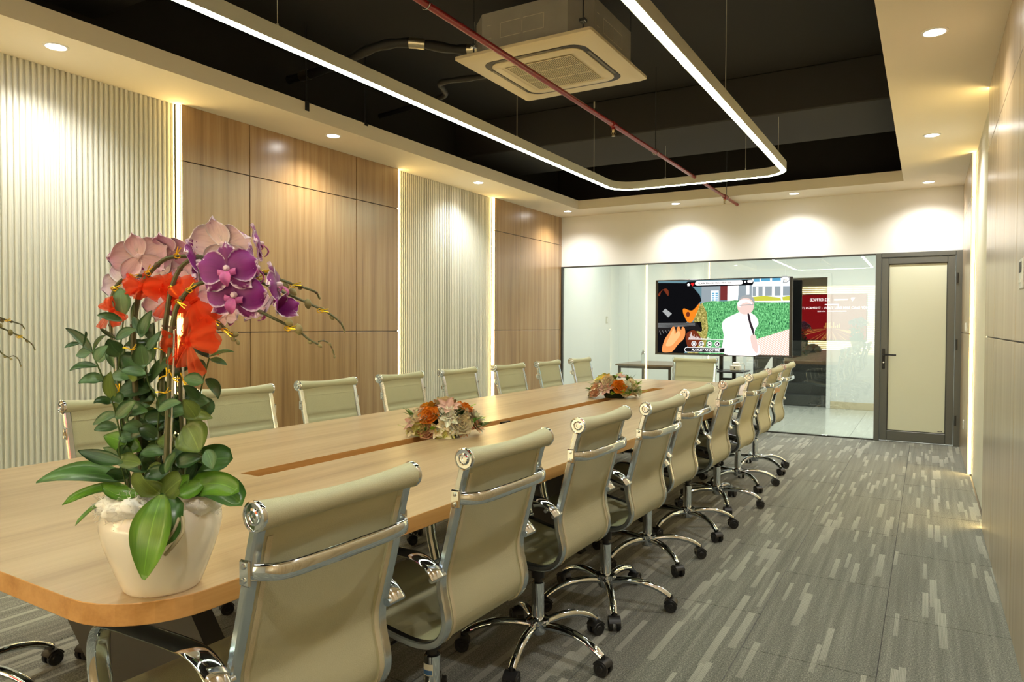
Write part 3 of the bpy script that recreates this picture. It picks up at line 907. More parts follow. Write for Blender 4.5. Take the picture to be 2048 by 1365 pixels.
# sockets, switches and the wall control on the right wall
def plate(y, z, hw, hh, label, kind, extra):
    o = thing(kind, (XR, y, z), label, 'switch' if 'switch' in kind else ('outlet' if 'outlet' in kind else 'control'))
    MB().bbox((-.009, -hw, -hh), (-.0005, hw, hh), .003).build('plate', 'plastic_white', o, False)
    extra(o)
def rockers(o):
    for k in (-1, 1): MB().bbox((-.013, k * .02 - .014, -.03), (-.009, k * .02 + .014, .03), .002).build('rocker', 'plastic_white', o, False)
plate(7.69, 1.258, .06, .042, 'white wall switch on the wood strip beside the door', 'light_switch', rockers)
def holes(o):
    for k in (-.012, .012): MB().box((-.0098, k - .003, -.01), (-.0088, k + .003, .01)).build('slot', 'plastic_dark', o, False)
plate(7.84, .35, .042, .042, 'small white outlet low on the wood strip by the door', 'wall_outlet', holes)
def ctl(o):
    MB().bbox((-.011, -.035, .005), (-.0088, .035, .045), .001).build('display', 'plastic_dark', o, False)
    for k in (-1, 0, 1): MB().bbox((-.012, k * .022 - .007, -.035), (-.009, k * .022 + .007, -.022), .001).build('button', 'plastic_white', o, False)
plate(3.30, 1.463, .05, .058, 'white wall controller on the right wood wall at the frame edge', 'wall_controller', ctl)

# ================================================================ conference table
TZ = .75
TH = .042
TA = math.atan(.0225)
tb = thing('conference_table', (-1.931, 3.615, 0), 'long oak veneer conference table with rounded corners and a cable slot', 'table', rz=-TA)
TW, TL = .803, 2.885
SW0, SW1, SY0, SY1 = -.046, .046, -1.995, 2.0
outer = [(x, y) for x, y in rrect(TW, .17, 8, TL)]
inner = [(SW1, SY1), (SW0, SY1), (SW0, SY0), (SW1, SY0)]
def ring_faces(mb, z, up, mi):
    """outer polygon with the slot hole, split in four convex-ish fans"""
    b = len(mb.v)
    n = len(outer)
    mb.v += [V((x, y, z)) for x, y in outer]
    i0 = len(mb.v)
    mb.v += [V((x, y, z)) for x, y in inner]
    q = n // 4
    for k in range(4):
        arc = [b + (k * q + j) % n for j in range(q)]
        nxt = b + ((k + 1) * q) % n
        a = [i0 + k] + arc if False else arc
        f1 = arc + [i0 + k]
        f2 = [arc[-1], nxt, i0 + (k + 1) % 4, i0 + k]
        for f in (f1, f2): mb.face(f if up else f[::-1], mi)
mb = MB()
ring_faces(mb, TZ, True, 0)
n = len(outer)
bv = len(mb.v)
for z, s_ in ((TZ - .0, 0), (TZ - .0015, .0015), (TZ - TH + .0015, .0015), (TZ - TH, 0)):
    mb.v += [V((x * (1 + s_ / TW * .6), y * (1 + s_ / TL * .6), z)) for x, y in outer]
for i in range(3):
    for k in range(n):
        l_ = (k + 1) % n
        mb.face((bv + i * n + l_, bv + i * n + k, bv + (i + 1) * n + k, bv + (i + 1) * n + l_)[::-1], 1)
ring_faces(mb, TZ - TH, False, 2)  # underside coloured dark grey to deepen the shade below the table
b = len(mb.v)
mb.v += [V((x, y, TZ)) for x, y in inner] + [V((x, y, TZ - TH)) for x, y in inner]
for k in range(4):
    l_ = (k + 1) % 4
    mb.face((b + k, b + l_, b + 4 + l_, b + 4 + k), 1)
mb.build('tabletop', ['wood_table', 'wood_edge', 'panel_grey'], tb, False)
tray = MB().box((SW0 - .03, SY0 - .02, TZ - TH - .09), (SW1 + .03, SY1 + .02, TZ - TH - .085)).box((SW0 - .03, SY0 - .02, TZ - TH - .085), (SW0 - .025, SY1 + .02, TZ - TH)).box((SW1 + .025, SY0 - .02, TZ - TH - .085), (SW1 + .03, SY1 + .02, TZ - TH))
tray.build('cable_tray', 'wood_edge', tb, False)
MB().box((SW0 + .004, -.35, TZ - .03), (SW0 + .02, -.27, TZ - .012)).build('socket_block', 'plastic_black', tb, False)
for y0 in (-2.42, -.06, 2.30):
    if y0 < -1: pts, fx = [(-.74, y0, TZ - TH - .002), (.12, y0, TZ - TH - .002), (.70, y0, .012), (.03, y0, .012)], (.02, .71)
    else: pts, fx = [(-.45, y0, TZ - TH - .002), (.45, y0, TZ - TH - .002), (.30, y0, .012), (-.30, y0, .012)], (-.31, .31)
    MB().prism(pts[::-1], (0, .06, 0)).build('leg_panel', 'panel_grey', tb, False)
    MB().bbox((fx[0], y0 - .005, 0), (fx[1], y0 + .065, .012)).build('foot', 'plastic_black', tb, False)
MB().box((-.02, -2.30, .40), (.02, 2.42, TZ - TH - .10)).build('modesty_panel', 'panel_grey', tb, False)

# ================================================================ chairs
RAIL = [(-.267, .921), (-.249, .86), (-.226, .76), (-.200, .66), (-.186, .605), (-.187, .56), (-.200, .505), (-.201, .468), (-.180, .430), (-.135, .408), (-.07, .406), (.05, .426), (.15, .450), (.215, .461), (.258, .454)]
RP = cr(RAIL, 4)
HW = .200
def arc_len(P):
    s_ = [0]
    for a, c in zip(P, P[1:]): s_.append(s_[-1] + math.dist(a, c))
    return s_
def make_chair():
    ch = thing('office_chair', (0, 0, 0), 'x', 'chair', group='cream leather chairs around the conference table')
    for sy in (-1, 1):
        mb = MB()
        pr_ = [(-.0125, -.006), (-.009, -.010), (.009, -.010), (.0125, -.006), (.0125, .006), (.009, .010), (-.009, .010), (-.0125, .006)]
        mb.sweep([(x, sy * HW, z) for x, z in RP], pr_, (0, 1, 0))
        mb.build('side_rail', 'chrome_satin', ch)
    S = arc_len(RP)
    # index where the back bends into the seat
    kb = min(range(len(RP)), key=lambda i: abs(RP[i][0] + .15) + abs(RP[i][1] - .414))
    def nrm(i):
        a, c = RP[max(i - 1, 0)], RP[min(i + 1, len(RP) - 1)]
        t = V((c[0] - a[0], 0, c[1] - a[1])).normalized()
        n_ = V((t.z, 0, -t.x))     # to the sitter side
        return -n_ if n_.x * 0 + (n_.x + n_.z) < 0 else n_
    def sling(i0, i1, seams, name):
        mb = MB()
        ids = list(range(i0, i1 + 1))
        # refine around seams
        rows = []
        for i in ids: rows.append((RP[i], nrm(i), S[i]))
        fine = []
        for (p, q) in zip(rows, rows[1:]):
            for t in (0, .25, .5, .75):
                fine.append((V((p[0][0] + (q[0][0] - p[0][0]) * t, 0, p[0][1] + (q[0][1] - p[0][1]) * t)), p[1].lerp(q[1], t).normalized(), p[2] + (q[2] - p[2]) * t))
        fine.append((V((rows[-1][0][0], 0, rows[-1][0][1])), rows[-1][1], rows[-1][2]))
        ys = [-.188, -.185, -.172, -.168, -.09, 0, .09, .168, .172, .185, .188]
        b = len(mb.v)
        ny = len(ys)
        for p, n_, s_ in fine:
            dip = min([min(abs(s_ - q), .012) for q in seams] + [.012]) / .012
            for y in ys:
                e = min(1, (.188 - abs(y)) / .01)
                th = (.0035 + .003 * e) * (.15 + .85 * dip)
                mb.v.append(p + n_ * th + V((0, y, 0)))
            for y in ys:
                e = 1 if abs(y) > .170 else .55
                mb.v.append(p - n_ * (.007 * e) + V((0, y, 0)))
        R_ = 2 * ny
        for i in range(len(fine) - 1):
            for k in range(ny - 1):
                mb.face((b + i * R_ + k, b + i * R_ + k + 1, b + (i + 1) * R_ + k + 1, b + (i + 1) * R_ + k))
                mb.face((b + i * R_ + ny + k + 1, b + i * R_ + ny + k, b + (i + 1) * R_ + ny + k, b + (i + 1) * R_ + ny + k + 1))
            for k in (0, ny - 1):
                q = (b + i * R_ + k, b + (i + 1) * R_ + k, b + (i + 1) * R_ + ny + k, b + i * R_ + ny + k)
                mb.face(q if k == 0 else q[::-1])
        for i in (0, len(fine) - 1):
            for k in range(ny - 1):
                q = (b + i * R_ + k, b + i * R_ + ny + k, b + i * R_ + ny + k + 1, b + i * R_ + k + 1)
                mb.face(q if i == 0 else q[::-1])
        return mb.build(name, 'leather', ch)
    bk = sling(2, kb, (.175, .187, .33, .342), 'backrest')
    sling(kb, len(RP) - 2, (S[kb] + .12, S[kb] + .132, S[kb] + .26, S[kb] + .272), 'seat')
    # stitched hem strips at the back of the backrest
    for sy in (-1, 1):
        MB().sweep([(x - nrm(i).x * .0085, sy * .176, z - nrm(i).z * .0085) for i, (x, z) in list(enumerate(RP))[3:kb]], [(-.006, -.0012), (.006, -.0012), (.006, .0012), (-.006, .0012)], (0, 1, 0)).build('stitched_hem', 'leather_hem', bk)
    # roll
    tx, tz = RAIL[0]
    ys = [-.213 + .426 * k / 16 for k in range(17)]
    MB().tube([(tx, y, tz - .004 * (1 - (y / .224) ** 2)) for y in ys], [.0285 - .007 * (1 - (y / .224) ** 2) ** 1.2 for y in ys], 16).build('top_roll', 'leather', ch)
    a, c = RAIL[0], RAIL[1]
    MB().sweep([(a[0] + .010, 0, a[1] - .008), ((a[0] + c[0]) / 2, 0, (a[1] + c[1]) / 2), (c[0], 0, c[1])], [(-.187, -.0055), (.187, -.0055), (.187, .008), (-.187, .008)], (0, 1, 0)).build('roll_flap', 'leather', ch)
    for sy in (-1, 1):
        M_ = Matrix.Translation((tx, sy * .211, tz)) @ Matrix.Rotation(-sy * pi / 2, 4, 'X')
        e = MB().lathe([(.0, -.004), (.0275, -.004), (.0295, .002), (.0285, .006), (.025, .0068), (.024, .0045), (.016, .0045), (.0155, .0075), (.012, .0085), (.011, .006), (.006, .006), (.0055, .0035), (0, .0035)], 20, M_)
        e.build('end_cap', 'chrome', ch)
    # brace bar across the back
    bz, bx = .815, -.238
    half = [(.207, 0), (.200, -.014), (.182, -.038), (.160, -.050), (.115, -.056), (.0, -.058)]
    pth = cr([(bx + o_, -y, bz) for y, o_ in half] + [(bx + o_, y, bz) for y, o_ in half[-2::-1]], 4)
    br = MB().sweep(pth, [(.017 * cos(a_), .0075 * sin(a_)) for a_ in [k_ * pi / 7 for k_ in range(14)]], (0, 0, 1)).build('back_brace', 'chrome', ch)
    for sy in (-1, 1):
        MB().bbox((bx - .016, sy * .2135 - .0035, bz - .024), (bx + .012, sy * .2135 + .0035, bz + .024), .003).build('mounting_plate', 'chrome', br, False)
        for dz in (-.013, .013):
            MB().lathe([(0, 0), (.006, 0), (.005, .003), (0, .0035)], 8, Matrix.Translation((bx - .002, sy * .217, bz + dz)) @ Matrix.Rotation(-sy * pi / 2, 4, 'X')).build('screw', 'chrome_satin', br)
    # arms
    for sy in (-1, 1):
        yA = sy * .240
        P = cr([(-.205, .612), (-.188, .632), (-.15, .654), (-.10, .660), (.02, .657), (.12, .652), (.168, .640), (.192, .606), (.192, .55), (.180, .50), (.170, .462)], 4)
        P3 = [(x, yA, z) for x, z in P] + [(.166, sy * .236, .424), (.165, sy * .215, .416)]
        MB().sweep(P3[:-2], [(.025 * cos(a_), .0085 * sin(a_)) for a_ in [k_ * pi / 6 for k_ in range(12)]], (0, 1, 0)).build('armrest', 'chrome', ch)
        MB().tube([(-.2, sy * .208, .612), (-.2, sy * .262, .612)], .0085, 10).build('arm_pin', 'chrome_satin', ch)
        MB().tube([(.170, sy * .208, .452), (.170, sy * .260, .452)], .0085, 10).build('arm_pin', 'chrome_satin', ch)
    # under seat frame and lift
    MB().bbox((-.085, -.075, .362), (.075, .075, .392), .008).bbox((-.09, -.2, .386), (-.055, .2, .398), .004).bbox((.045, -.19, .398), (.08, .19, .412), .004).build('seat_mechanism', 'metal_black', ch, False)
    MB().tube([(.0, .06, .375), (.0, .19, .372), (.0, .235, .365)], .005, 6).build('tilt_lever', 'metal_black', ch)
    lift = MB().lathe([(0, .27), (.0145, .27), (.0145, .29), (.026, .292), (.027, .36), (0, .362)], 18).build('gas_lift', 'plastic_black', ch)
    MB().lathe([(0, .13), (.025, .13), (.025, .272), (.02, .276), (0, .276)], 18).build('lift_column', 'chrome', lift)
    return ch
def make_base(ch):
    bs = link('star_base', None, ch, (0, 0, 0)); bs.empty_display_size = .05
    MB().lathe([(0, .075), (.028, .075), (.033, .085), (.034, .122), (.045, .126), (.046, .134), (.03, .14), (0, .14)], 20).build('hub', 'chrome', bs)
    leg = MB().tube(cr([(.02, 0, .108), (.09, 0, .117), (.16, 0, .115), (.225, 0, .099), (.265, 0, .080), (.288, 0, .064)], 3), [.0175] * 8 + [.016] * 5 + [.0145] * 3, 10, flat=.85).mesh('base_leg', 'chrome')
    cs = MB()
    cs.tube([(.292, 0, .045), (.292, 0, .074)], .0075, 8)
    cs.sweep([(.292 + .0295 * cos(a), 0, .028 + .0295 * sin(a)) for a in [radians(20 + k * 20) for k in range(8)]], [(-.024, -.002), (.024, -.002), (.024, .002), (-.024, .002)], (0, 1, 0))
    for sy in (-1, 1):
        M_ = Matrix.Translation((.292, sy * .008, .0275)) @ Matrix.Rotation(-sy * pi / 2, 4, 'X')
        cs.lathe([(0, 0), (.0255, 0), (.0275, .003), (.0275, .015), (.025, .0175), (.014, .016), (.012, .0185), (0, .019)], 16, M_)
    cas = cs.mesh('caster', 'plastic_black')
    for k in range(5):
        a = k * 2 * pi / 5
        for nm, me in (('base_leg', leg), ('caster', cas)):
            o = link(nm, me, bs); o.rotation_euler = (0, 0, a)
    return bs
proto = make_chair()
make_base(proto)
_first = [True]
rnd = random.Random(11)
def place_chair(x, y, rz, spin, label):
    """x, y: where the top roll is; rz: the way the sitter looks"""
    if _first[0]: o = proto; _first[0] = False
    else: o = copy_tree(proto)
    o.location = (x + .268 * cos(rz), y + .268 * sin(rz), 0)
    o.rotation_euler = (0, 0, rz)
    o['label'] = label
    for c in o.children:
        if c.name.startswith('star_base'): c.rotation_euler = (0, 0, radians(spin) - rz)
    return o
ORD = ['nearest', 'second', 'third', 'fourth', 'fifth', 'sixth', 'seventh', 'eighth', 'farthest']
SHARE = None
rights = [(1.06, 30, .0), (1.700, 50, .01), (2.395, -8, .0), (2.975, 12, .035), (3.66, 33, -.01), (4.335, 34, .01), (5.03, 10, .015), (5.74, 25, .0), (6.46, 40, -.015)]
for k, (y, sp_, dx) in enumerate(rights):
    place_chair(-1.012 + dx, y, pi + rnd.uniform(-.02, .02) - TA, sp_,
                'cream leather chrome office chair on the aisle side, %s from the camera' % ORD[k] if k else 'cream leather chrome office chair at the aisle side, nearest the camera beside the orchid')
lefts = [(1.10, 20), (1.775, 62), (2.385, 20), (3.0, 50), (3.647, 0), (4.29, 30), (4.99, 15), (5.65, 44), (6.31, 7)]
for k, (y, sp_) in enumerate(lefts):
    t = ['cream office chair on the wall side, cut off by the left frame edge', 'cream office chair half hidden by the orchid leaves in front of the fluted wall', 'cream office chair just right of the orchid on the wall side', 'cream office chair on the wall side before the wide wood panels',
         'cream office chair on the wall side at the joint of wood and short fluted panel', 'cream office chair on the wall side before the short fluted panel', 'cream office chair on the wall side in front of the far light strip', 'cream office chair on the wall side before the far wood panels', 'farthest cream office chair on the wall side, in front of the glass'][k]
    place_chair(-3.03 + .022 * (y - 1.2), y, -TA + rnd.uniform(-.03, .03), sp_, t)
place_chair(-1.972, 6.96, -pi / 2 + .02, 15, 'cream office chair at the far head of the table under the television')
# maker's sticker on one lift column
for o in COL.objects:
    if o.name.startswith('office_chair') and 'second' in o.get('label', ''):
        lc = [c for c in o.children if c.name.startswith('gas_lift')][0]
        mb = MB().grid(lambda u, v_: (.0256 * cos(pi * .5 + (u - .5) * 1.5), .0256 * sin(pi * .5 + (u - .5) * 1.5), .215 + .035 * v_), 6, 1)
        mb.build('sticker', 'plastic_white', lc)
        mb = MB().grid(lambda u, v_: (.0259 * cos(pi * .5 + (u - .5) * 1.3), .0259 * sin(pi * .5 + (u - .5) * 1.3), .218 + .014 * v_), 6, 1)
        mb.build('sticker_print', 'blue_sticker', lc)

# ================================================================ television on its stand
TY = 8.46
tv = thing('television', (-2.10, TY, 0), 'large television showing a music video, in front of the glass partition', 'television')
tw, z0, z1 = .795, .915, 1.822
MB().bbox((-tw, 0, z0), (tw, .035, z1), .004).bbox((-.35, .035, z0 + .1), (.35, .06, z1 - .25), .01).build('casing', 'bezel', tv, False)
MB().bbox((-tw, -.006, z0 - .006), (tw, .03, z0 + .006), .002).build('chin', 'alu_dark', tv, False)
PICW, PICH, PX, PZ = .762, .438, 0, (z0 + z1) / 2 + .003
# picture: layered flat shapes in one mesh (u 0..100 left to right, v 0..57 bottom to top)
PC = {}
def pm(name, col, s_=1.0):
    m_ = emitter('pic_' + name, col, s_); PC[name] = m_; return m_
def pic_noise(name, a, b, sc, s_, stretch=(1, 1, 1)):
    m_, nt, p = nodes('pic_' + name); nt.nodes.remove(p)
    tc = N(nt, 'ShaderNodeTexCoord'); mp = N(nt, 'ShaderNodeMapping'); mp.inputs['Scale'].default_value = stretch
    L(nt, tc.outputs['Object'], mp.inputs[0])
    no = N(nt, 'ShaderNodeTexNoise', i_Scale=sc, i_Detail=4.0, i_Roughness=.7); L(nt, mp.outputs[0], no.inputs['Vector'])
    e = N(nt, 'ShaderNodeEmission'); L(nt, ramp(nt, no.outputs[0], [(.35, a), (.52, b), (.7, [min(1, x * 1.8 + .15) for x in b])]), e.inputs[0]); e.inputs[1].default_value = s_
    L(nt, e.outputs[0], nt.nodes['Material Output'].inputs[0]); PC[name] = m_
pm('black', (.004, .004, .005)); pm('dark', (.014, .012, .012)); pm('orange', (.80, .22, .015)); pm('skin', (.85, .30, .09), 1.0); pm('skinl', (1.0, .48, .2), 1.0)
pic_noise('green', (.008, .075, .035), (.12, .44, .15), 46, 1.0, (1.6, 1, .8)); pic_noise('gold', (.10, .10, .02), (.42, .36, .09), 40, .9)
pm('white', (1, .97, .95), 1.35); pm('cloth', (1, .93, .90), 1.3); pm('pale', (.80, .86, .92), 1.0); pm('blue', (.10, .35, .55), 1); pm('teal', (.13, .24, .28)); pm('red', (.75, .02, .02)); pm('maroon', (.17, .03, .03)); pm('grey', (.28, .33, .36)); pm('face', (.78, .58, .52)); pm('hair', (.03, .02, .025)); pm('brown', (.16, .03, .012)); pm('yellow', (.55, .55, .06)); pm('string', (.35, .36, .36))
m_, nt, p = nodes('pic_deck'); nt.nodes.remove(p)
tc = N(nt, 'ShaderNodeTexCoord'); wv_ = N(nt, 'ShaderNodeTexWave', i_Scale=16.0); mp = N(nt, 'ShaderNodeMapping'); mp.inputs['Rotation'].default_value = (0, radians(-38), 0)
wv_.bands_direction = 'Z'
L(nt, tc.outputs['Object'], mp.inputs[0]); L(nt, mp.outputs[0], wv_.inputs['Vector'])
e = N(nt, 'ShaderNodeEmission'); L(nt, ramp(nt, wv_.outputs[1], [(.05, (.55, .25, .17)), (.3, (1, .80, .68))]), e.inputs[0]); e.inputs[1].default_value = 1.15
L(nt, e.outputs[0], nt.nodes['Material Output'].inputs[0]); PC['deck'] = m_
slots = list(PC); pic = MB()
layer = [0]
def shape(mat, pts, curve=False):
    if curve: pts = cr(pts, 4, True)
    y = -.0008 - layer[0] * .00004; layer[0] += 1
    P = [(-PICW + u / 100 * 2 * PICW, y, PZ - PICH + v_ / 57 * 2 * PICH) for u, v_ in pts]
    b = len(pic.v)
    area = sum(a[0] * c[2] - c[0] * a[2] for a, c in zip(P, P[1:] + P[:1]))
    pic.poly(P if area > 0 else P[::-1], slots.index(mat))
def ell(mat, cu, cv, ru, rv, n=18): shape(mat, [(cu + ru * cos(2 * pi * k / n), cv + rv * sin(2 * pi * k / n)) for k in range(n)])
# 2048-wide zoom of the screen: u = (x-238)/16.6, v = (1095-y)/16.9
def Z(*xy): return [((x - 238) / 16.55, (1097 - y) / 17.0) for x, y in xy]
shape('teal', Z((238, 130), (1895, 130), (1895, 1097), (238, 1097)))
shape('grey', Z((820, 200), (1060, 200), (1060, 440), (820, 440)))
shape('pale', Z((940, 270), (1040, 270), (1040, 420), (940, 420)))
for k in range(4): shape('blue', Z((955, 300 + k * 28), (985, 300 + k * 28), (985, 318 + k * 28), (955, 318 + k * 28))); shape('blue', Z((1000, 300 + k * 28), (1030, 300 + k * 28), (1030, 318 + k * 28), (1000, 318 + k * 28)))
shape('maroon', Z((1060, 200), (1150, 200), (1150, 400), (1060, 400)))
shape('white', Z((1150, 205), (1290, 205), (1280, 420), (1150, 420)))
shape('grey', Z((1290, 200), (1450, 200), (1450, 420), (1290, 420)))
shape('white', Z((1380, 205), (1420, 205), (1420, 330), (1380, 330)))
shape('pale', Z((1450, 130), (1895, 130), (1895, 430), (1450, 430)))
shape('blue', Z((1470, 130), (1540, 130), (1540, 170), (1470, 170))); shape('blue', Z((1560, 130), (1665, 130), (1665, 165), (1560, 165))); shape('blue', Z((1690, 130), (1790, 130), (1790, 165), (1690, 165)))
shape('grey', Z((1460, 230), (1895, 235), (1895, 350), (1460, 350)))
for x in (1500, 1580, 1690, 1790): shape('white', Z((x, 235), (x + 28, 235), (x + 28, 350), (x, 350)))
shape('yellow', Z((1440, 365), (1600, 350), (1790, 380), (1800, 415), (1440, 415))); shape('yellow', Z((1810, 370), (1895, 355), (1895, 415), (1820, 415)))
shape('white', Z((1440, 415), (1895, 415), (1895, 435), (1440, 435)))
shape('green', Z((830, 430), (960, 405), (1100, 415), (1250, 400), (1500, 430), (1895, 440), (1895, 1097), (760, 1097)))
shape('gold', Z((760, 480), (830, 430), (890, 560), (910, 760), (880, 1000), (780, 1097), (640, 1097), (700, 800)))
shape('deck', Z((1895, 770), (1895, 1097), (1380, 1097), (1420, 950), (1540, 890)))
shape('black', Z((238, 150), (640, 165), (720, 230), (800, 330), (820, 400), (760, 470), (690, 620), (620, 690), (820, 680), (835, 800), (760, 800), (790, 900), (640, 1000), (600, 1097), (238, 1097)))
shape('brown', Z((240, 300), (330, 230), (380, 260), (375, 330), (300, 240), (260, 330)), True)
shape('orange', Z((590, 500), (700, 530), (800, 430), (760, 560), (700, 680), (640, 680), (600, 610), (578, 550)), True)
ell('brown', *Z((645, 580))[0], 1.6, 2.0)
shape('brown', Z((620, 850), (720, 790), (800, 860), (820, 950), (700, 1060), (640, 1000)), True)
shape('dark', Z((238, 690), (760, 690), (830, 790), (820, 815), (700, 780), (238, 830)))
for k in range(5): shape('string', Z((238, 700 + k * 14), (740, 694 + k * 9), (740, 696 + k * 9), (238, 704 + k * 14)))
for k in range(7): shape('string', Z((260 + k * 40, 800 - k * 4), (264 + k * 40, 800 - k * 4), (284 + k * 40, 855 - k * 14), (280 + k * 40, 855 - k * 14)))
shape('skin', Z((300, 1080), (330, 930), (400, 820), (430, 760), (460, 745), (480, 790), (490, 830), (500, 760), (530, 745), (555, 790), (570, 750), (600, 760), (612, 830), (590, 910), (520, 980), (450, 1070), (400, 1090)), True)
shape('skinl', Z((350, 1000), (400, 880), (445, 790), (465, 780), (470, 850), (520, 800), (545, 850), (500, 920), (430, 1000)), True)
shape('string', Z((300, 540), (340, 500), (430, 570), (380, 620))); 
shape('cloth', Z((1120, 1097), (1110, 860), (1085, 720), (1130, 640), (1270, 570), (1330, 540), (1420, 560), (1500, 610), (1535, 700), (1500, 770), (1490, 850), (1540, 1097)), True)
ell('string', *Z((1388, 425))[0], 6.0, 5.2); ell('face', *Z((1375, 480))[0], 6.2, 6.4); ell('cloth', *Z((1362, 450))[0], 5.4, 3.4); ell('face', *Z((1385, 490))[0], 4.6, 3.6); shape('string', Z((1300, 462), (1470, 452), (1470, 462), (1300, 474)))
shape('face', Z((1440, 860), (1500, 850), (1530, 1000), (1520, 1080), (1460, 1000)), True)
shape('hair', Z((1400, 580), (1425, 585), (1445, 680), (1480, 780), (1475, 850), (1455, 800), (1420, 690)), True)
shape('white', Z((650, 906), (1120, 906), (1120, 914), (650, 914)))
for k in range(22):
    hgt = [20, 60, 85, 50, 35, 60, 25, 15, 40, 30, 18, 10, 22, 14, 8, 10, 12, 6, 20, 25, 18, 8][k]; x = 660 + k * 13
    shape('white', Z((x, 906 - hgt), (x + 5, 906 - hgt), (x + 5, 906), (x, 906)))
for k, x in enumerate((727, 824, 929, 1030)):
    ell('white', *Z((x, 970))[0], 2.0, 2.0); ell('dark', *Z((x, 970))[0], 1.65, 1.65)
    if k == 0: shape('white', Z((712, 952), (724, 952), (724, 988), (712, 988))); shape('white', Z((731, 952), (743, 952), (743, 988), (731, 988)))
    elif k == 1: shape('white', Z((806, 956), (842, 956), (842, 984), (806, 984))); shape('dark', Z((812, 964), (836, 964), (836, 976), (812, 976)))
    elif k == 2: shape('white', Z((943, 950), (918, 970), (943, 990))); shape('white', Z((911, 950), (917, 950), (917, 990), (911, 990)))
    else: shape('white', Z((1014, 986), (1030, 950), (1046, 986)))
def pill(mat, x0, x1, yc, hh):
    r = hh
    P = [(x1 - r + r * sin(a), yc - r * cos(a)) for a in [k * pi / 6 for k in range(7)]] + [(x0 + r - r * sin(a), yc + r * cos(a)) for a in [k * pi / 6 for k in range(7)]]
    shape(mat, Z(*P))
pill('black', 612, 1470, 178, 36); pill('white', 735, 1340, 172, 27)
shape('white', Z((628, 185), (650, 162), (672, 185), (664, 185), (664, 202), (636, 202), (636, 185)))
shape('red', Z((702, 208), (680, 180), (682, 164), (694, 160), (702, 170), (710, 160), (722, 164), (724, 180)))
pill('white', 1355, 1380, 168, 11); pill('white', 1395, 1460, 165, 17)
pill('white', 603, 1180, 1050, 32); pill('dark', 609, 1174, 1050, 27)
shape('white', Z((1120, 1018), (1180, 1018), (1180, 1082), (1120, 1082)))
shape('string', Z((1800, 108), (1860, 108), (1898, 130), (1898, 165), (1860, 192), (1815, 192), (1825, 150))); shape('white', Z((1815, 120), (1860, 120), (1885, 138), (1885, 160), (1858, 180), (1830, 180), (1842, 140), (1810, 140)))
shape('gold', Z((1840, 150), (1865, 155), (1850, 168)))
scr = MB().box((-PICW, -.0006, PZ - PICH), (PICW, .0, PZ + PICH)).build('screen', 'bezel', tv, False)
pic.build('picture', [PC[k] for k in slots], scr, False)
for s_, sz, mat, x, y, sh in (('ALBUM BALLAD TRIEU VIEW 2026', .026, 'pic_dark', 990, 173, 0), ('PLAYLIST NHẠC TRẺ', .036, 'pic_white', 880, 1052, .25)):
    me = text_mesh(s_, sz, mat, 'CENTER', sh, .0008)
    me.transform(Matrix.Rotation(pi / 2, 4, 'X'))
    u, v_ = Z((x, y))[0]
    link('lettering', me, scr, (-PICW + u / 100 * 2 * PICW, -.0075, PZ - PICH + v_ / 57 * 2 * PICH))
ts = thing('television_stand', (-2.03, TY + .08, 0), 'black steel television trolley with a shelf in front of the glass', 'stand')
for x in (-.075, .075): MB().bbox((x - .02, -.02, .05), (x + .02, .02, 1.5), .003).build('column', 'metal_black', ts, False)
MB().bbox((-.28, -.30, .726), (.24, .10, .744), .004).build('shelf', 'metal_black', ts, False)
MB().bbox((-.075, -.012, .62), (.075, .012, .65), .003).build('cross_bar', 'metal_black', ts, False)
for x in (-.36, .36): 
    MB().bbox((x - .025, -.3, .05), (x + .025, .28, .085), .004).build('foot_rail', 'metal_black', ts, False)
    for y in (-.27, .25): MB().tube([(x - .014, y, .025), (x + .014, y, .025)], .025, 12).build('caster', 'plastic_black', ts)
MB().bbox((-.36, -.03, .055), (.36, .03, .085), .004).build('base_bar', 'metal_black', ts, False)
MB().bbox((-.30, -.028, 1.28), (.30, -.02, 1.48), .003).build('mount_plate', 'metal_black', ts, False)
cb = thing('cable_coil', (-2.20, TY - .06, .744), 'heap of coiled black cable on the television trolley shelf', 'cable')
rnd = random.Random(3)
for k in range(6):
    r_ = rnd.uniform(.05, .08); z_ = .008 + k * .010; ox, oy = rnd.uniform(-.015, .015), rnd.uniform(-.015, .015)
    MB().tube([(ox + r_ * 1.15 * cos(a), oy + r_ * .8 * sin(a), z_ + .006 * sin(2 * a + k)) for a in [q * 2 * pi / 20 for q in range(20)]], .006, 6, closed=True).build('cable_loop', 'plastic_black', cb)
MB().tube(cr([(.07, 0, .03), (.11, -.04, .012), (.13, -.02, .008), (.10, .05, .008)], 5), .005, 6).build('cable_end', 'plastic_black', cb)
wbx = thing('power_adapter', (-1.905, TY - .06, .744), 'white plastic socket box on the end of the trolley shelf', 'adapter')
MB().bbox((-.058, -.045, 0), (.058, .045, .068), .01).build('body', 'plastic_white', wbx, False)
MB().bbox((-.035, -.03, .068), (.045, .03, .10), .012).build('plug', 'plastic_white', wbx, False)
MB().tube(cr([(.045, 0, .085), (.08, .02, .09), (.088, .06, .05), (.086, .08, -.04), (.07, .09, -.12)], 5), .004, 6).build('lead', 'plastic_white', wbx)
MB().box((-.012, -.0465, .025), (.0, -.0445, .045)).build('switch', 'plastic_dark', wbx, False)

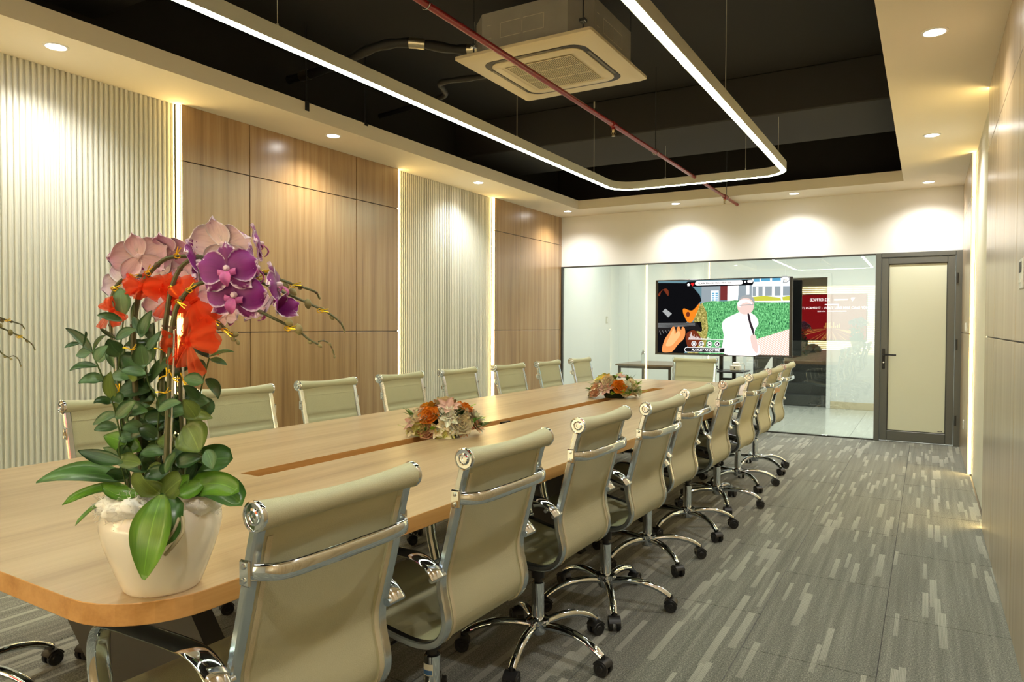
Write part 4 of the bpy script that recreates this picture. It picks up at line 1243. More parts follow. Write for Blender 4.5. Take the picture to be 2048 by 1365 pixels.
# lobby side table with bottle
sd = thing('side_table', (-3.48, 10.2, 0), 'small dark-topped side table with black legs in the lobby', 'table')
MB().bbox((-.42, -.55, .685), (.42, .55, .71), .004).build('tabletop', 'wood_dark_top', sd, False)
for x in (-.39, .36):
    for y in (-.52, .48): MB().bbox((x, y, 0), (x + .035, y + .035, .685), .002).build('leg', 'metal_black', sd, False)
MB().bbox((-.39, -.52, .65), (.395, -.49, .685), .002).bbox((-.39, .485, .65), (.395, .515, .685), .002).build('apron', 'metal_black', sd, False)
bt = thing('water_bottle', (-3.62, 10.05, .71), 'clear plastic water bottle on the lobby side table', 'bottle')
MB().lathe([(0, 0), (.028, 0), (.031, .01), (.029, .05), (.031, .09), (.030, .13), (.022, .16), (.012, .175), (.012, .19), (0, .19)], 16).build('body', 'pet', bt)
MB().lathe([(0, .188), (.0145, .188), (.0145, .205), (0, .206)], 14).build('cap', 'plastic_white', bt)

# ================================================================ flower tools
def leaf_mesh(base, tip, width, bend, nrm, fold=.18, nu=4, nv=8, shape='oval', twist=0, th=.0006, name='leaf', mat='leaf_mid', back=None):
    base, tip, bend, nrm = V(base), V(tip), V(bend), V(nrm).normalized()
    c = (base + tip) / 2 + bend
    def fn(u, v_):
        t = v_
        p = base * (1 - t) ** 2 + c * (2 * t * (1 - t)) + tip * t * t
        tg = ((c - base) * (2 * (1 - t)) + (tip - c) * (2 * t))
        if tg.length < 1e-9: tg = tip - base
        tg.normalize()
        sd = tg.cross(nrm)
        if sd.length < 1e-6: sd = tg.orthogonal()
        sd.normalize(); n2 = sd.cross(tg)
        if twist:
            a = twist * t; sd, n2 = sd * cos(a) + n2 * sin(a), n2 * cos(a) - sd * sin(a)
        if shape == 'oval': hw = sin(pi * (t * .96 + .02) ** .85) ** .85
        elif shape == 'strap': hw = min(1, (t * 3.2 + .25)) * (1 - max(0, t - .62) ** 2 / .1444) ** .5 if t < 1 else .02
        elif shape == 'round': hw = sin(pi * (.06 + .93 * t) ** 1.1) ** .55
        else: hw = sin(pi * (t * .95 + .03) ** .7)
        hw = max(hw, .02) * width / 2
        uu = u * 2 - 1
        return p + sd * (uu * hw) + n2 * (fold * abs(uu) * hw)
    mb = MB().sheet(fn, nu, nv, th, 0, 1, uv=True)
    return mb, [mat, back or mat]

def bloom(parent, c, n_, up, size, front='orchid_front', sepal='orchid_sepal', back='orchid_back', open_=1.0, lip=True, spin=0, name='flower'):
    """a moth orchid flower: lip and column, with five petal children"""
    c, n_ = V(c), V(n_).normalized()
    u_ = (V(up) - n_ * V(up).dot(n_)).normalized()
    r_ = u_.cross(n_)
    if spin: u_, r_ = u_ * cos(spin) + r_ * sin(spin), r_ * cos(spin) - u_ * sin(spin)
    mb = MB()
    s_ = size
    if lip:
        M_ = Matrix((( r_.x, u_.x, n_.x, c.x), (r_.y, u_.y, n_.y, c.y), (r_.z, u_.z, n_.z, c.z), (0, 0, 0, 1)))
        mb.lathe([(0, -.05 * s_), (.045 * s_, -.02 * s_), (.055 * s_, .05 * s_), (.05 * s_, .1 * s_), (.03 * s_, .13 * s_), (0, .14 * s_)], 8, M_ @ Matrix.Translation((0, .02 * s_, 0)), 1)
        for a in (-1, 1):
            mb.sheet(lambda u, v_: c + r_ * (a * s_ * (.03 + .12 * v_)) + u_ * (s_ * (-.07 + .10 * (u - .5) + .03 * v_)) + n_ * (s_ * (.05 + .11 * v_ - .10 * v_ * v_ + .03 * sin(pi * u))), 3, 4, .001, 0, 0)
        mb.sheet(lambda u, v_: c + r_ * (s_ * (u - .5) * .19 * sin(pi * (.15 + .8 * v_))) + u_ * (s_ * (-.04 - .25 * v_)) + n_ * (s_ * (.10 + .13 * sin(pi * v_ * .8) - .10 * v_ + .05 * abs(u - .5))), 4, 6, .001, 0, 0)
    else:
        mb.lathe([(0, -.03 * s_), (.03 * s_, 0), (0, .04 * s_)], 6, Matrix.Translation(c), 1)
    fl = mb.build(name, ['orchid_lip', 'orchid_column'], parent)
    for ang, ln_, wd, mt, cup in ((90, .50, .36, sepal, .06), (222, .50, .34, sepal, .05), (318, .50, .34, sepal, .05), (14, .53, .60, front, .10), (166, .53, .60, front, .10)):
        a = radians(ang)
        d_ = r_ * cos(a) + u_ * sin(a); p_ = -r_ * sin(a) + u_ * cos(a)
        zo = .012 if mt == front else 0
        def fn(u, v_):
            uu = u * 2 - 1
            k = .03 + .97 * v_
            hw = wd * .5 * (sin(pi * min(1, (k * .9 + .07)) ** 1.15) ** .62 if k < .999 else .16)
            L_ = ln_ * k * (1 - .10 * uu * uu * v_)
            fwd = cup * (1.6 * k - 2.0 * k * k) + .05 * sin(uu * 5 + ang) * k * .5 - .05 * uu * uu * k + zo
            if open_ < 1: fwd += (1 - open_) * .75 * k; L_ *= .45 + .55 * open_
            return c + (d_ * L_ + p_ * (uu * hw * (.6 + .4 * open_)) + n_ * fwd) * s_
        # front face must look along n_
        pm_ = MB().sheet(fn, 6, 7, .0007, 0, 1, uv=True)
        q = pm_.f[10]
        nn = (pm_.v[q[2]] - pm_.v[q[0]]).cross(pm_.v[q[3]] - pm_.v[q[1]])
        if nn.dot(n_) < 0:
            pm_ = MB().sheet(lambda u, v_: fn(1 - u, v_), 6, 7, .0007, 0, 1, uv=True)
        pm_.build('petal', [mt, back], fl, 'all')
    return fl

# ================================================================ potted orchid
POT = V((-1.282, .845, TZ))
D0 = 1.387
CV_R = V((cos(YAW), sin(YAW), 0)); CV_D = V((-sin(YAW), cos(YAW), 0)); ZV = V((0, 0, 1))
def Q(x, y, w_=0.0): return px(x, y, D0 + w_) - POT
def U(n_): return n_ / F * D0
def cdir(a, b, c): return (CV_R * a + ZV * b - CV_D * c).normalized()
orc = thing('potted_orchid', POT, 'purple moth orchid with red organza bows in a white pot on the table', 'potted plant')
# pot: profile read off the outline
PS = .93
prof = [(r_ * PS, z_) for r_, z_ in ((0, .002), (.066, .002), (.071, 0), (.076, .006), (.083, .022), (.099, .062), (.112, .098), (.117, .122), (.1165, .138), (.109, .156), (.102, .163), (.104, .171), (.107, .178), (.104, .181), (.097, .178), (.093, .165), (.09, .13), (0, .13))]
pot = MB().lathe(prof, 48).build('pot', 'ceramic', orc)
MB().lathe([(0, .0005), (.064, .0005), (.0675, .0015), (.067, .003), (.05, .003), (0, .003)], 40).build('foot_ring', 'terracotta', pot)
MB().lathe([(0, .15), (.05, .152), (.092, .148), (.092, .14), (0, .139)], 24).build('potting_bark', 'moss', orc)
rnd = random.Random(21)
def fluff(c, r, sq=.75):
    c = V(c)
    def fn(u, v_):
        a, b_ = u * 2 * pi, (v_ - .5) * pi
        d = V((cos(a) * cos(b_), sin(a) * cos(b_), sin(b_) * sq))
        k = 1 + .22 * mnoise.noise(d * 1.6 + c * 40) + .14 * mnoise.noise(d * 4 + c * 30) + .10 * mnoise.noise(d * 10 + c * 20)
        return c + d * r * k
    r *= 1.3
    o = MB().grid(fn, 32, 20, wrapu=True).build('cotton_wadding', 'cotton', orc, 'all')
    fb = MB()
    for k in range(150):
        d = V((rnd.gauss(0, 1), rnd.gauss(0, 1), rnd.gauss(0, .8))).normalized(); e = V((rnd.gauss(0, 1), rnd.gauss(0, 1), rnd.gauss(0, 1))).normalized()
        p = c + d * r * .92
        fb.tube([p, p + d * r * .16 + e * r * .12, p + d * r * .2 + e * r * .34], .00035, 3, caps=False)
    f_ = fb.build('cotton_fibres', 'cotton', o, 'all'); f_['kind'] = 'stuff'
    return o
for x, y, w_, r in ((226, 1014, -.045, .022), (243, 1018, -.08, .024), (262, 1018, -.09, .020), (398, 1004, -.035, .024), (416, 1004, -.01, .020), (250, 1000, .04, .024)):
    fluff(Q(x, y, w_), r)
MB().tube(cr([Q(345, 1005, -.08), Q(362, 1030, -.105), Q(366, 1060, -.12), Q(352, 1085, -.128), Q(330, 1110, -.12)], 5), .0035, 6).build('aerial_root', 'root', orc)
MB().tube(cr([Q(352, 1008, -.08), Q(357, 1035, -.11), Q(345, 1065, -.125), Q(322, 1095, -.12)], 5), .0028, 6).build('aerial_root', 'root', orc)

LIGHTUP = cdir(-.1, .75, .65)
def leaf(b, t, wpx, mat, w0=0., w1=0., bend=(0, 0, 0), nrm=None, shape='oval', fold=.18, twist=0, name='leaf', back=None, nv=8):
    B_, T_ = Q(*b, w0), Q(*t, w1)
    bd = CV_R * U(bend[0]) + ZV * U(bend[1]) - CV_D * U(bend[2])
    n_ = nrm or cdir(rnd.uniform(-.35, .35), rnd.uniform(.1, .7), rnd.uniform(.55, 1))
    mb, ms = leaf_mesh(B_, T_, U(wpx), bd, n_, fold, 4, nv, shape, twist, mat=mat, back=back)
    return mb.build(name, ms, orc, 'all')
# strap leaves of the orchid
leaf((250, 962), (72, 966), 60, 'leaf_strap', -.02, -.06, (0, 34, 0), cdir(-.1, .85, .5), 'oval', .22, name='strap_leaf', nv=12)
leaf((255, 975), (124, 1011), 27, 'leaf_bright', -.03, -.08, (0, 22, 0), cdir(-.2, .7, .6), 'strap', .3, name='strap_leaf')
leaf((228, 990), (150, 1052), 16, 'leaf_bright', -.04, -.09, (-6, 8, 0), cdir(-.5, .4, .7), 'strap', .2, name='strap_leaf')
leaf((324, 990), (287, 1160), 78, 'leaf_bright', -.115, -.140, (8, 16, 36), cdir(-.12, .15, 1), 'oval', .10, name='strap_leaf', nv=14)
leaf((335, 985), (328, 1095), 56, 'leaf_strap', -.085, -.125, (16, 16, 30), cdir(.5, .1, .9), 'strap', .12, name='strap_leaf')
leaf((365, 985), (484, 1012), 64, 'leaf_strap', -.03, -.045, (10, 44, 0), cdir(.1, .8, .6), 'strap', .3, name='strap_leaf', nv=12)
leaf((375, 985), (478, 985), 46, 'leaf_bright', -.05, -.07, (0, 34, 0), cdir(.15, .4, .9), 'strap', .15, name='strap_leaf', nv=12)
leaf((368, 955), (466, 918), 66, 'leaf_strap', .03, .05, (-6, 26, 0), cdir(.1, .6, .8), 'strap', .2, name='strap_leaf', nv=12)
leaf((322, 990), (281, 945), 46, 'leaf_olive', -.09, -.12, (-14, 8, 6), cdir(-.3, .5, .8), 'strap', .35, name='strap_leaf')
leaf((325, 992), (364, 960), 44, 'leaf_olive', -.09, -.115, (14, 16, 6), cdir(.45, .4, .8), 'strap', .3, name='strap_leaf')
leaf((282, 988), (203, 968), 34, 'leaf_bright', -.08, -.10, (-8, -22, 4), cdir(-.2, .8, .6), 'oval', .4, name='strap_leaf')
leaf((355, 990), (412, 962), 36, 'leaf_bright', -.07, -.05, (4, -4, 4), cdir(.0, .4, .9), 'oval', .3, name='strap_leaf')
leaf((345, 985), (378, 950), 30, 'leaf_bright', -.06, -.06, (2, 2, 0), cdir(.3, .3, .9), 'oval', .3, name='strap_leaf')
# foliage sprays
RL = [((184, 704), (131, 657), 15, 'leaf_dark', (8, 8)), ((160, 687), (129, 696), 8, 'leaf_grey', (0, 5)), ((166, 694), (171, 663), 12, 'leaf_grey', (4, 0)), ((182, 705), (152, 712), 22, 'leaf_grey', (0, 4)), ((186, 704), (211, 671), 13, 'leaf_dark', (-5, 6)),
 ((192, 723), (216, 692), 20, 'leaf_grey', (-6, 2)), ((196, 725), (224, 705), 14, 'leaf_grey', (-3, 4)), ((194, 733), (139, 742), 15, 'leaf_dark', (0, 12)), ((207, 760), (157, 767), 20, 'leaf_grey', (0, 12)),
 ((247, 632), (240, 576), 36, 'leaf_grey', (0, 0)), ((245, 642), (194, 631), 13, 'leaf_mid', (0, 7)), ((262, 640), (268, 605), 16, 'leaf_mid', (4, 0)), ((282, 675), (304, 621), 20, 'leaf_mid', (-8, 0)), ((286, 671), (266, 633), 16, 'leaf_dark', (-3, 3)),
 ((231, 678), (200, 657), 13, 'leaf_dark', (0, 2)), ((232, 680), (272, 660), 18, 'leaf_mid', (-2, 8)), ((242, 712), (217, 678), 28, 'leaf_mid', (-4, 0)), ((303, 682), (307, 646), 22, 'leaf_dark', (-3, 0)), ((292, 700), (322, 662), 20, 'leaf_mid', (4, -4)), ((250, 691), (294, 684), 12, 'leaf_mid', (0, 4)),
 ((288, 734), (282, 689), 30, 'leaf_mid', (0, 0)), ((293, 738), (242, 711), 30, 'leaf_dark', (-4, -8)), ((296, 764), (351, 717), 36, 'leaf_mid', (-8, 6)), ((292, 748), (242, 742), 22, 'leaf_grey', (0, 6)), ((300, 782), (233, 794), 42, 'leaf_grey', (-4, 20)), ((224, 798), (222, 744), 24, 'leaf_olive', (-5, 0)),
 ((224, 806), (187, 807), 16, 'leaf_dark', (-2, 10)), ((233, 832), (186, 850), 20, 'leaf_grey', (2, 12)), ((231, 838), (272, 804), 24, 'leaf_mid', (-2, 6)), ((237, 834), (300, 812), 26, 'leaf_grey', (0, 10)), ((314, 820), (354, 792), 28, 'leaf_mid', (-2, 8)), ((316, 822), (362, 806), 18, 'leaf_grey', (0, 10)),
 ((418, 715), (384, 697), 13, 'leaf_dark', (4, 7)), ((420, 713), (468, 704), 10, 'leaf_mid', (0, 9)), ((420, 720), (454, 730), 11, 'leaf_grey', (0, 6)), ((411, 738), (379, 732), 22, 'leaf_grey', (0, 7)), ((407, 765), (368, 757), 22, 'leaf_mid', (0, 4)), ((411, 759), (436, 798), 18, 'leaf_dark', (14, 10)),
 ((402, 797), (413, 835), 24, 'leaf_grey', (12, 4)), ((398, 802), (366, 772), 16, 'leaf_dark', (4, 6)), ((372, 842), (352, 792), 40, 'leaf_dark', (0, 0)), ((392, 838), (366, 800), 26, 'leaf_olive', (4, 0)),
 ((281, 902), (208, 872), 34, 'leaf_bright', (0, 8)), ((262, 913), (206, 896), 16, 'leaf_mid', (0, 0)), ((245, 926), (156, 902), 24, 'leaf_dark', (0, -2)), ((334, 909), (268, 931), 34, 'leaf_grey', (0, 14)), ((390, 912), (343, 905), 34, 'leaf_mid', (0, 8)), ((372, 850), (398, 905), 58, 'leaf_olive', (8, 0)), ((330, 861), (296, 885), 28, 'leaf_olive', (2, 6)),
 ((413, 900), (424, 938), 22, 'leaf_grey', (6, 0)), ((345, 830), (330, 880), 34, 'leaf_mid', (6, 0)), ((300, 850), (262, 878), 24, 'leaf_dark', (0, 8)), ((350, 930), (405, 915), 26, 'leaf_dark', (0, 8)), ((255, 855), (300, 838), 26, 'leaf_mid', (0, 8)), ((330, 945), (352, 905), 26, 'leaf_mid', (0, 0)), ((372, 960), (392, 925), 24, 'leaf_mid', (4, 0))]
for i, (b_, t_, wd, mt, bd) in enumerate(RL):
    w_ = -.03 + .05 * sin(i * 2.4)
    leaf(b_, t_, wd * 1.22, mt, w_, w_ + rnd.uniform(-.03, .02), (bd[0], bd[1], rnd.uniform(-4, 8)))
for i in range(64):
    x, y = rnd.uniform(248, 395), rnd.uniform(790, 965)
    a = rnd.uniform(.1, pi - .1); ln_ = rnd.uniform(34, 56)
    w_ = rnd.uniform(.0, .085)
    leaf((x, y), (x + ln_ * cos(a), y - ln_ * sin(a) * .8 + 6), rnd.uniform(22, 36), rnd.choice(['leaf_dark', 'leaf_dark', 'leaf_mid', 'leaf_olive', 'leaf_grey']), w_, w_ + rnd.uniform(-.03, .03), (0, 6, 4))
for i in range(60):
    x, y = rnd.uniform(232, 400), rnd.uniform(740, 965)
    a = rnd.uniform(.0, pi); ln_ = rnd.uniform(44, 64); w_ = rnd.uniform(-.055, .03)
    if y < 800 and x > 330: continue
    leaf((x, y), (x + ln_ * cos(a), y - ln_ * sin(a) * .55 + 8), rnd.uniform(24, 36), rnd.choice(['leaf_dark', 'leaf_mid', 'leaf_mid', 'leaf_olive', 'leaf_grey']), w_, w_ + rnd.uniform(-.03, .02), (0, 9, 4))
for i in range(14):
    x, y = rnd.uniform(225, 320), rnd.uniform(680, 800)
    a = rnd.uniform(.2, pi - .2); ln_ = rnd.uniform(30, 46); w_ = rnd.uniform(.0, .06)
    leaf((x, y), (x + ln_ * cos(a), y - ln_ * sin(a)), rnd.uniform(14, 22), rnd.choice(['leaf_dark', 'leaf_mid', 'leaf_grey']), w_, w_ + rnd.uniform(-.03, .03), (0, 6, 4))
# thin green stems of the foliage
for pts, w_ in (([(262, 990), (232, 830), (207, 760), (184, 704)], -.02), ([(375, 980), (392, 833), (405, 768), (419, 716)], .0), ([(300, 985), (318, 820), (296, 764), (284, 700)], -.03), ([(285, 985), (245, 850), (236, 760), (247, 640)], .0), ([(345, 985), (345, 860), (330, 780), (300, 690)], .02), ([(270, 985), (248, 900), (240, 800), (250, 690)], .02), ([(255, 985), (238, 905), (240, 880)], -.05)):
    MB().tube(cr([Q(x, y, w_ + (.03 if i == 0 else 0)) for i, (x, y) in enumerate(pts)], 5), .0016, 5).build('foliage_stem', 'stem_green', orc)

# flower spikes, with stakes, gold ties and buds
def spike(pts, w0, w1, r0, r1, buds=(), ties=(), stake=None):
    n_ = len(pts)
    P = cr([Q(x, y, w0 + (w1 - w0) * i / (n_ - 1)) for i, (x, y) in enumerate(pts)], 6)
    N_ = len(P)
    o = MB().tube(P, [r0 + (r1 - r0) * (i / (N_ - 1)) ** 1.2 for i in range(N_)], 8).build('flower_spike', 'stem', orc)
    for i in range(6, N_ - 4, 9):
        t = (V(P[i + 1]) - V(P[i])).normalized()
        rr = r0 + (r1 - r0) * (i / (N_ - 1)) ** 1.2
        MB().tube([V(P[i]) - t * .002, V(P[i]) + t * .002], rr * 1.35, 8).build('stem_node', 'stem_brown', o)
    for x, y, w_, s_, a in buds:
        c = Q(x, y, w_); d_ = cdir(sin(a), cos(a), .2)
        qd = d_.to_track_quat('Z', 'Y').to_matrix().to_4x4()
        k = U(s_)
        MB().lathe([(0, -.5 * k), (.22 * k, -.36 * k), (.34 * k, -.05 * k), (.28 * k, .25 * k), (.12 * k, .45 * k), (0, .52 * k)], 10, Matrix.Translation(c) @ qd).build('bud', 'bud', o)
    for x, y, w_, a in ties:
        c = Q(x, y, w_)
        mb = MB().tube([c + cdir(cos(q), sin(q) * .5, .5 * sin(q)) * U(6) for q in [k * pi / 4 for k in range(8)]], .0011, 5, closed=True)
        for da in (-.25, .1):
            mb.tube([c + cdir(0, 0, 1) * U(5), c + cdir(cos(a + da), sin(a + da), .6) * U(11), c + cdir(cos(a + da), sin(a + da), .3) * U(20)], .0011, 5)
        mb.build('gold_tie', 'gold', o)
    return o
S1 = [(258, 985), (240, 800), (226, 690), (222, 620), (230, 578), (252, 556), (290, 553), (330, 570)]
S2 = [(285, 985), (272, 800), (267, 690), (272, 620), (285, 570), (302, 543), (328, 520), (352, 514), (400, 514), (481, 527), (528, 547), (584, 568), (618, 579), (633, 586), (638, 597)]
S3 = [(312, 985), (322, 800), (327, 695), (335, 620), (341, 586), (352, 552), (370, 527), (396, 518), (450, 535), (534, 570), (576, 589), (621, 609), (656, 626), (680, 645), (690, 664)]
S4 = [(330, 985), (338, 800), (341, 695), (350, 626), (364, 597), (379, 580), (398, 568), (436, 566), (498, 611), (545, 636), (595, 661), (616, 678), (640, 691)]
S5 = [(372, 985), (362, 800), (361, 705), (376, 658), (396, 628), (412, 623), (431, 639), (453, 660), (468, 678), (476, 683)]
S6 = [(396, 640), (404, 653), (418, 665), (424, 684), (433, 692)]
spike(S1, .02, .08, .0052, .003, ties=[(228, 578, .03, .3), (262, 553, .04, .1)])
spike(S2, .0, .06, .0058, .0016, buds=[(572, 572, .05, 17, 2.2), (600, 577, .055, 10, 1.8), (630, 584, .06, 8, 1.9), (639, 596, .06, 8, 2.8)], ties=[(295, 547, .01, 1.0), (354, 512, .02, 1.2), (530, 545, .04, .3), (586, 571, .05, .2)])
spike(S3, -.01, .02, .0058, .0014, buds=[(586, 584, .0, 20, 2.3), (616, 608, .01, 22, 3.0), (645, 618, .015, 10, 2.0), (664, 635, .02, 14, 2.4), (683, 648, .02, 8, 2.5), (689, 663, .02, 7, 2.8)], ties=[(343, 577, -.02, -.6), (509, 561, .0, .4), (640, 622, .01, .1)])
spike(S4, -.05, -.04, .0056, .0018, buds=[(578, 645, -.05, 20, 2.2), (597, 659, -.05, 24, 2.9), (620, 685, -.04, 11, 2.0), (640, 692, -.04, 11, 2.2)], ties=[(378, 581, -.06, .8), (357, 604, -.055, -.5), (575, 658, -.05, .2)])
spike([(636, 684), (648, 682), (659, 689), (666, 702), (669, 714)], -.04, -.035, .0014, .001, buds=[(660, 689, -.04, 8, 2.5), (666, 704, -.035, 7, 2.9), (669, 714, -.035, 7, 3.0)])
spike(S5, -.02, -.03, .005, .0018, buds=[(436, 654, -.03, 18, 2.2), (470, 669, -.03, 17, 1.6), (466, 678, -.03, 14, 2.4), (476, 685, -.03, 12, 2.8)], ties=[(424, 640, -.03, -.4), (450, 661, -.035, -.5), (366, 688, -.03, -.4)])
spike(S6, -.02, -.02, .0016, .001, buds=[(420, 667, -.02, 8, 2.8), (424, 686, -.02, 6, 3.0), (434, 692, -.02, 6, 2.0), (404, 650, -.02, 10, 2.6)])
for pts, w_ in (([(243, 960), (232, 800), (225, 690), (224, 640)], .012), ([(316, 985), (332, 780), (334, 700)], -.02), ([(336, 985), (342, 760), (345, 660)], -.06), ([(368, 980), (364, 800), (360, 700)], -.03)):
    MB().tube(cr([Q(x + 4, y, w_) for x, y in pts], 4), .0024, 7).build('support_stake', 'chrome_satin', orc)
for x, y, w_, a in ((329, 787, -.05, .2), (333, 752, -.05, .8), (366, 762, -.05, -1), (326, 701, -.03, .1), (238, 783, -.02, 1.2), (263, 700, -.02, .1), (345, 755, -.06, -.8)):
    c = Q(x, y, w_); mb = MB()
    for da in (0, .5, 2.6): mb.tube([c, c + cdir(cos(a + da), sin(a + da), .4) * U(9), c + cdir(cos(a + da + .2), sin(a + da + .2), .2) * U(16)], .0013, 5)
    mb.build('gold_tie', 'gold', orc)

UPV = ZV
BL = [  # x, y, depth, size px, facing (right, up, to camera), spin, back material
 (278, 515, .03, 112, (-.50, .42, -.75), .3, 'orchid_back'), (338, 505, .06, 124, (-.05, .80, -.60), 0, 'orchid_back2'), (252, 566, .09, 96, (-.55, -.1, -.85), .6, 'orchid_pale'), (330, 552, .10, 120, (.1, .1, -1), .2, 'orchid_pale'),
 (390, 528, -.01, 104, (.93, .25, -.28), .1, 'orchid_back'), (446, 492, .04, 136, (.12, .55, -.82), 0, 'orchid_pale'), (516, 490, .06, 92, (.9, .2, -.35), -.2, 'orchid_back2'), (505, 538, .0, 108, (.92, .05, -.25), .1, 'orchid_back'),
 (552, 572, -.03, 100, (.93, .15, -.12), -.3, 'orchid_pale'), (452, 634, .02, 66, (.25, -.35, -.85), .5, 'orchid_pale'), (520, 618, .02, 82, (.5, -.55, -.55), .2, 'orchid_back'), (335, 606, .08, 96, (-.2, -.3, -.9), .4, 'orchid_pale'),
 (428, 606, .05, 96, (.1, -.4, -.85), .1, 'orchid_back'), (378, 570, .08, 100, (.2, .1, -.95), .8, 'orchid_back'), (480, 575, .05, 110, (.3, -.1, -.9), .3, 'orchid_back2')]
for x, y, w_, s_, d_, sp_, bm in BL:
    bloom(orc, Q(x, y, w_), cdir(*d_), UPV, U(s_), 'orchid_front', 'orchid_sepal', bm, spin=sp_)
bloom(orc, Q(455, 540, -.07), cdir(.10, .05, 1), UPV, U(112), back='orchid_back', spin=-.10)
bloom(orc, Q(470, 592, -.055), cdir(.05, -.12, 1), UPV, U(116), back='orchid_back', spin=.12)
bloom(orc, Q(553, 622, -.035), cdir(.55, .15, .4), UPV, U(84), back='orchid_pale', open_=.35, lip=False)

# organza bows
def bow(x, y, w_, s_, ang, tails=((-100, .9), (-70, 1.0)), fl=1.0, nrm=(0, 0, 1)):
    c = Q(x, y, w_); k = U(s_)
    n_ = cdir(*nrm)
    e1 = cdir(cos(ang), sin(ang), .15); e2 = n_.cross(e1).normalized()
    mb = MB()
    def fan(d_, p_, ln_, sp_, ph, lift):
        mb.grid(lambda u, v_: c + d_ * (ln_ * v_ * (1 - .16 * (2 * u - 1) ** 2)) + p_ * ((u - .5) * sp_ * (.10 + .9 * v_ ** .8)) + n_ * (k * (.10 * sin(u * 13 + ph) * v_ + lift * sin(pi * v_))), 14, 8)
    for sg, ln_ in ((1, 1.0), (-1, .9)):
        fan(e1 * sg, e2, k * .62 * ln_, k * .78, 0, .16); fan(e1 * sg, e2, k * .58 * ln_, k * .66, 1.7, -.12)
    for a, l_ in tails:
        a = radians(a); d_ = cdir(cos(a), sin(a), .2); p_ = n_.cross(d_).normalized()
        fan(d_, p_, k * .75 * l_, k * .34, a, .06)
    o = mb.build('organza_bow', 'organza', orc, 'all')
    kn = MB()
    kn.tube([c + e2 * (k * .09) + n_ * .002, c + n_ * .007, c - e2 * (k * .09) + n_ * .002], .004, 7)
    kn.build('knot', 'organza', o)
bow(284, 574, .0, 74, -.1, ((-130, .5),))
bow(318, 578, .015, 82, -.15, ((-40, .6),))
bow(350, 590, .01, 84, -.75, ((-125, .9), (-75, .7)))
bow(390, 602, -.03, 96, -.95, ((-60, .7), (-100, 1.15)))
bow(378, 684, -.045, 104, .25, ((-72, 1.0), (-118, .7)))
bow(226, 622, -.02, 52, -.9, ((-125, 1.1),))

# second orchid of the pair, its pot left of the frame
orc2 = copy_tree(orc)
orc2.location = V((-2.40, .86, TZ))
orc2.scale = (.88, .88, .88)
orc2['label'] = 'second orchid, only its brown bud sprays showing at the left frame edge'

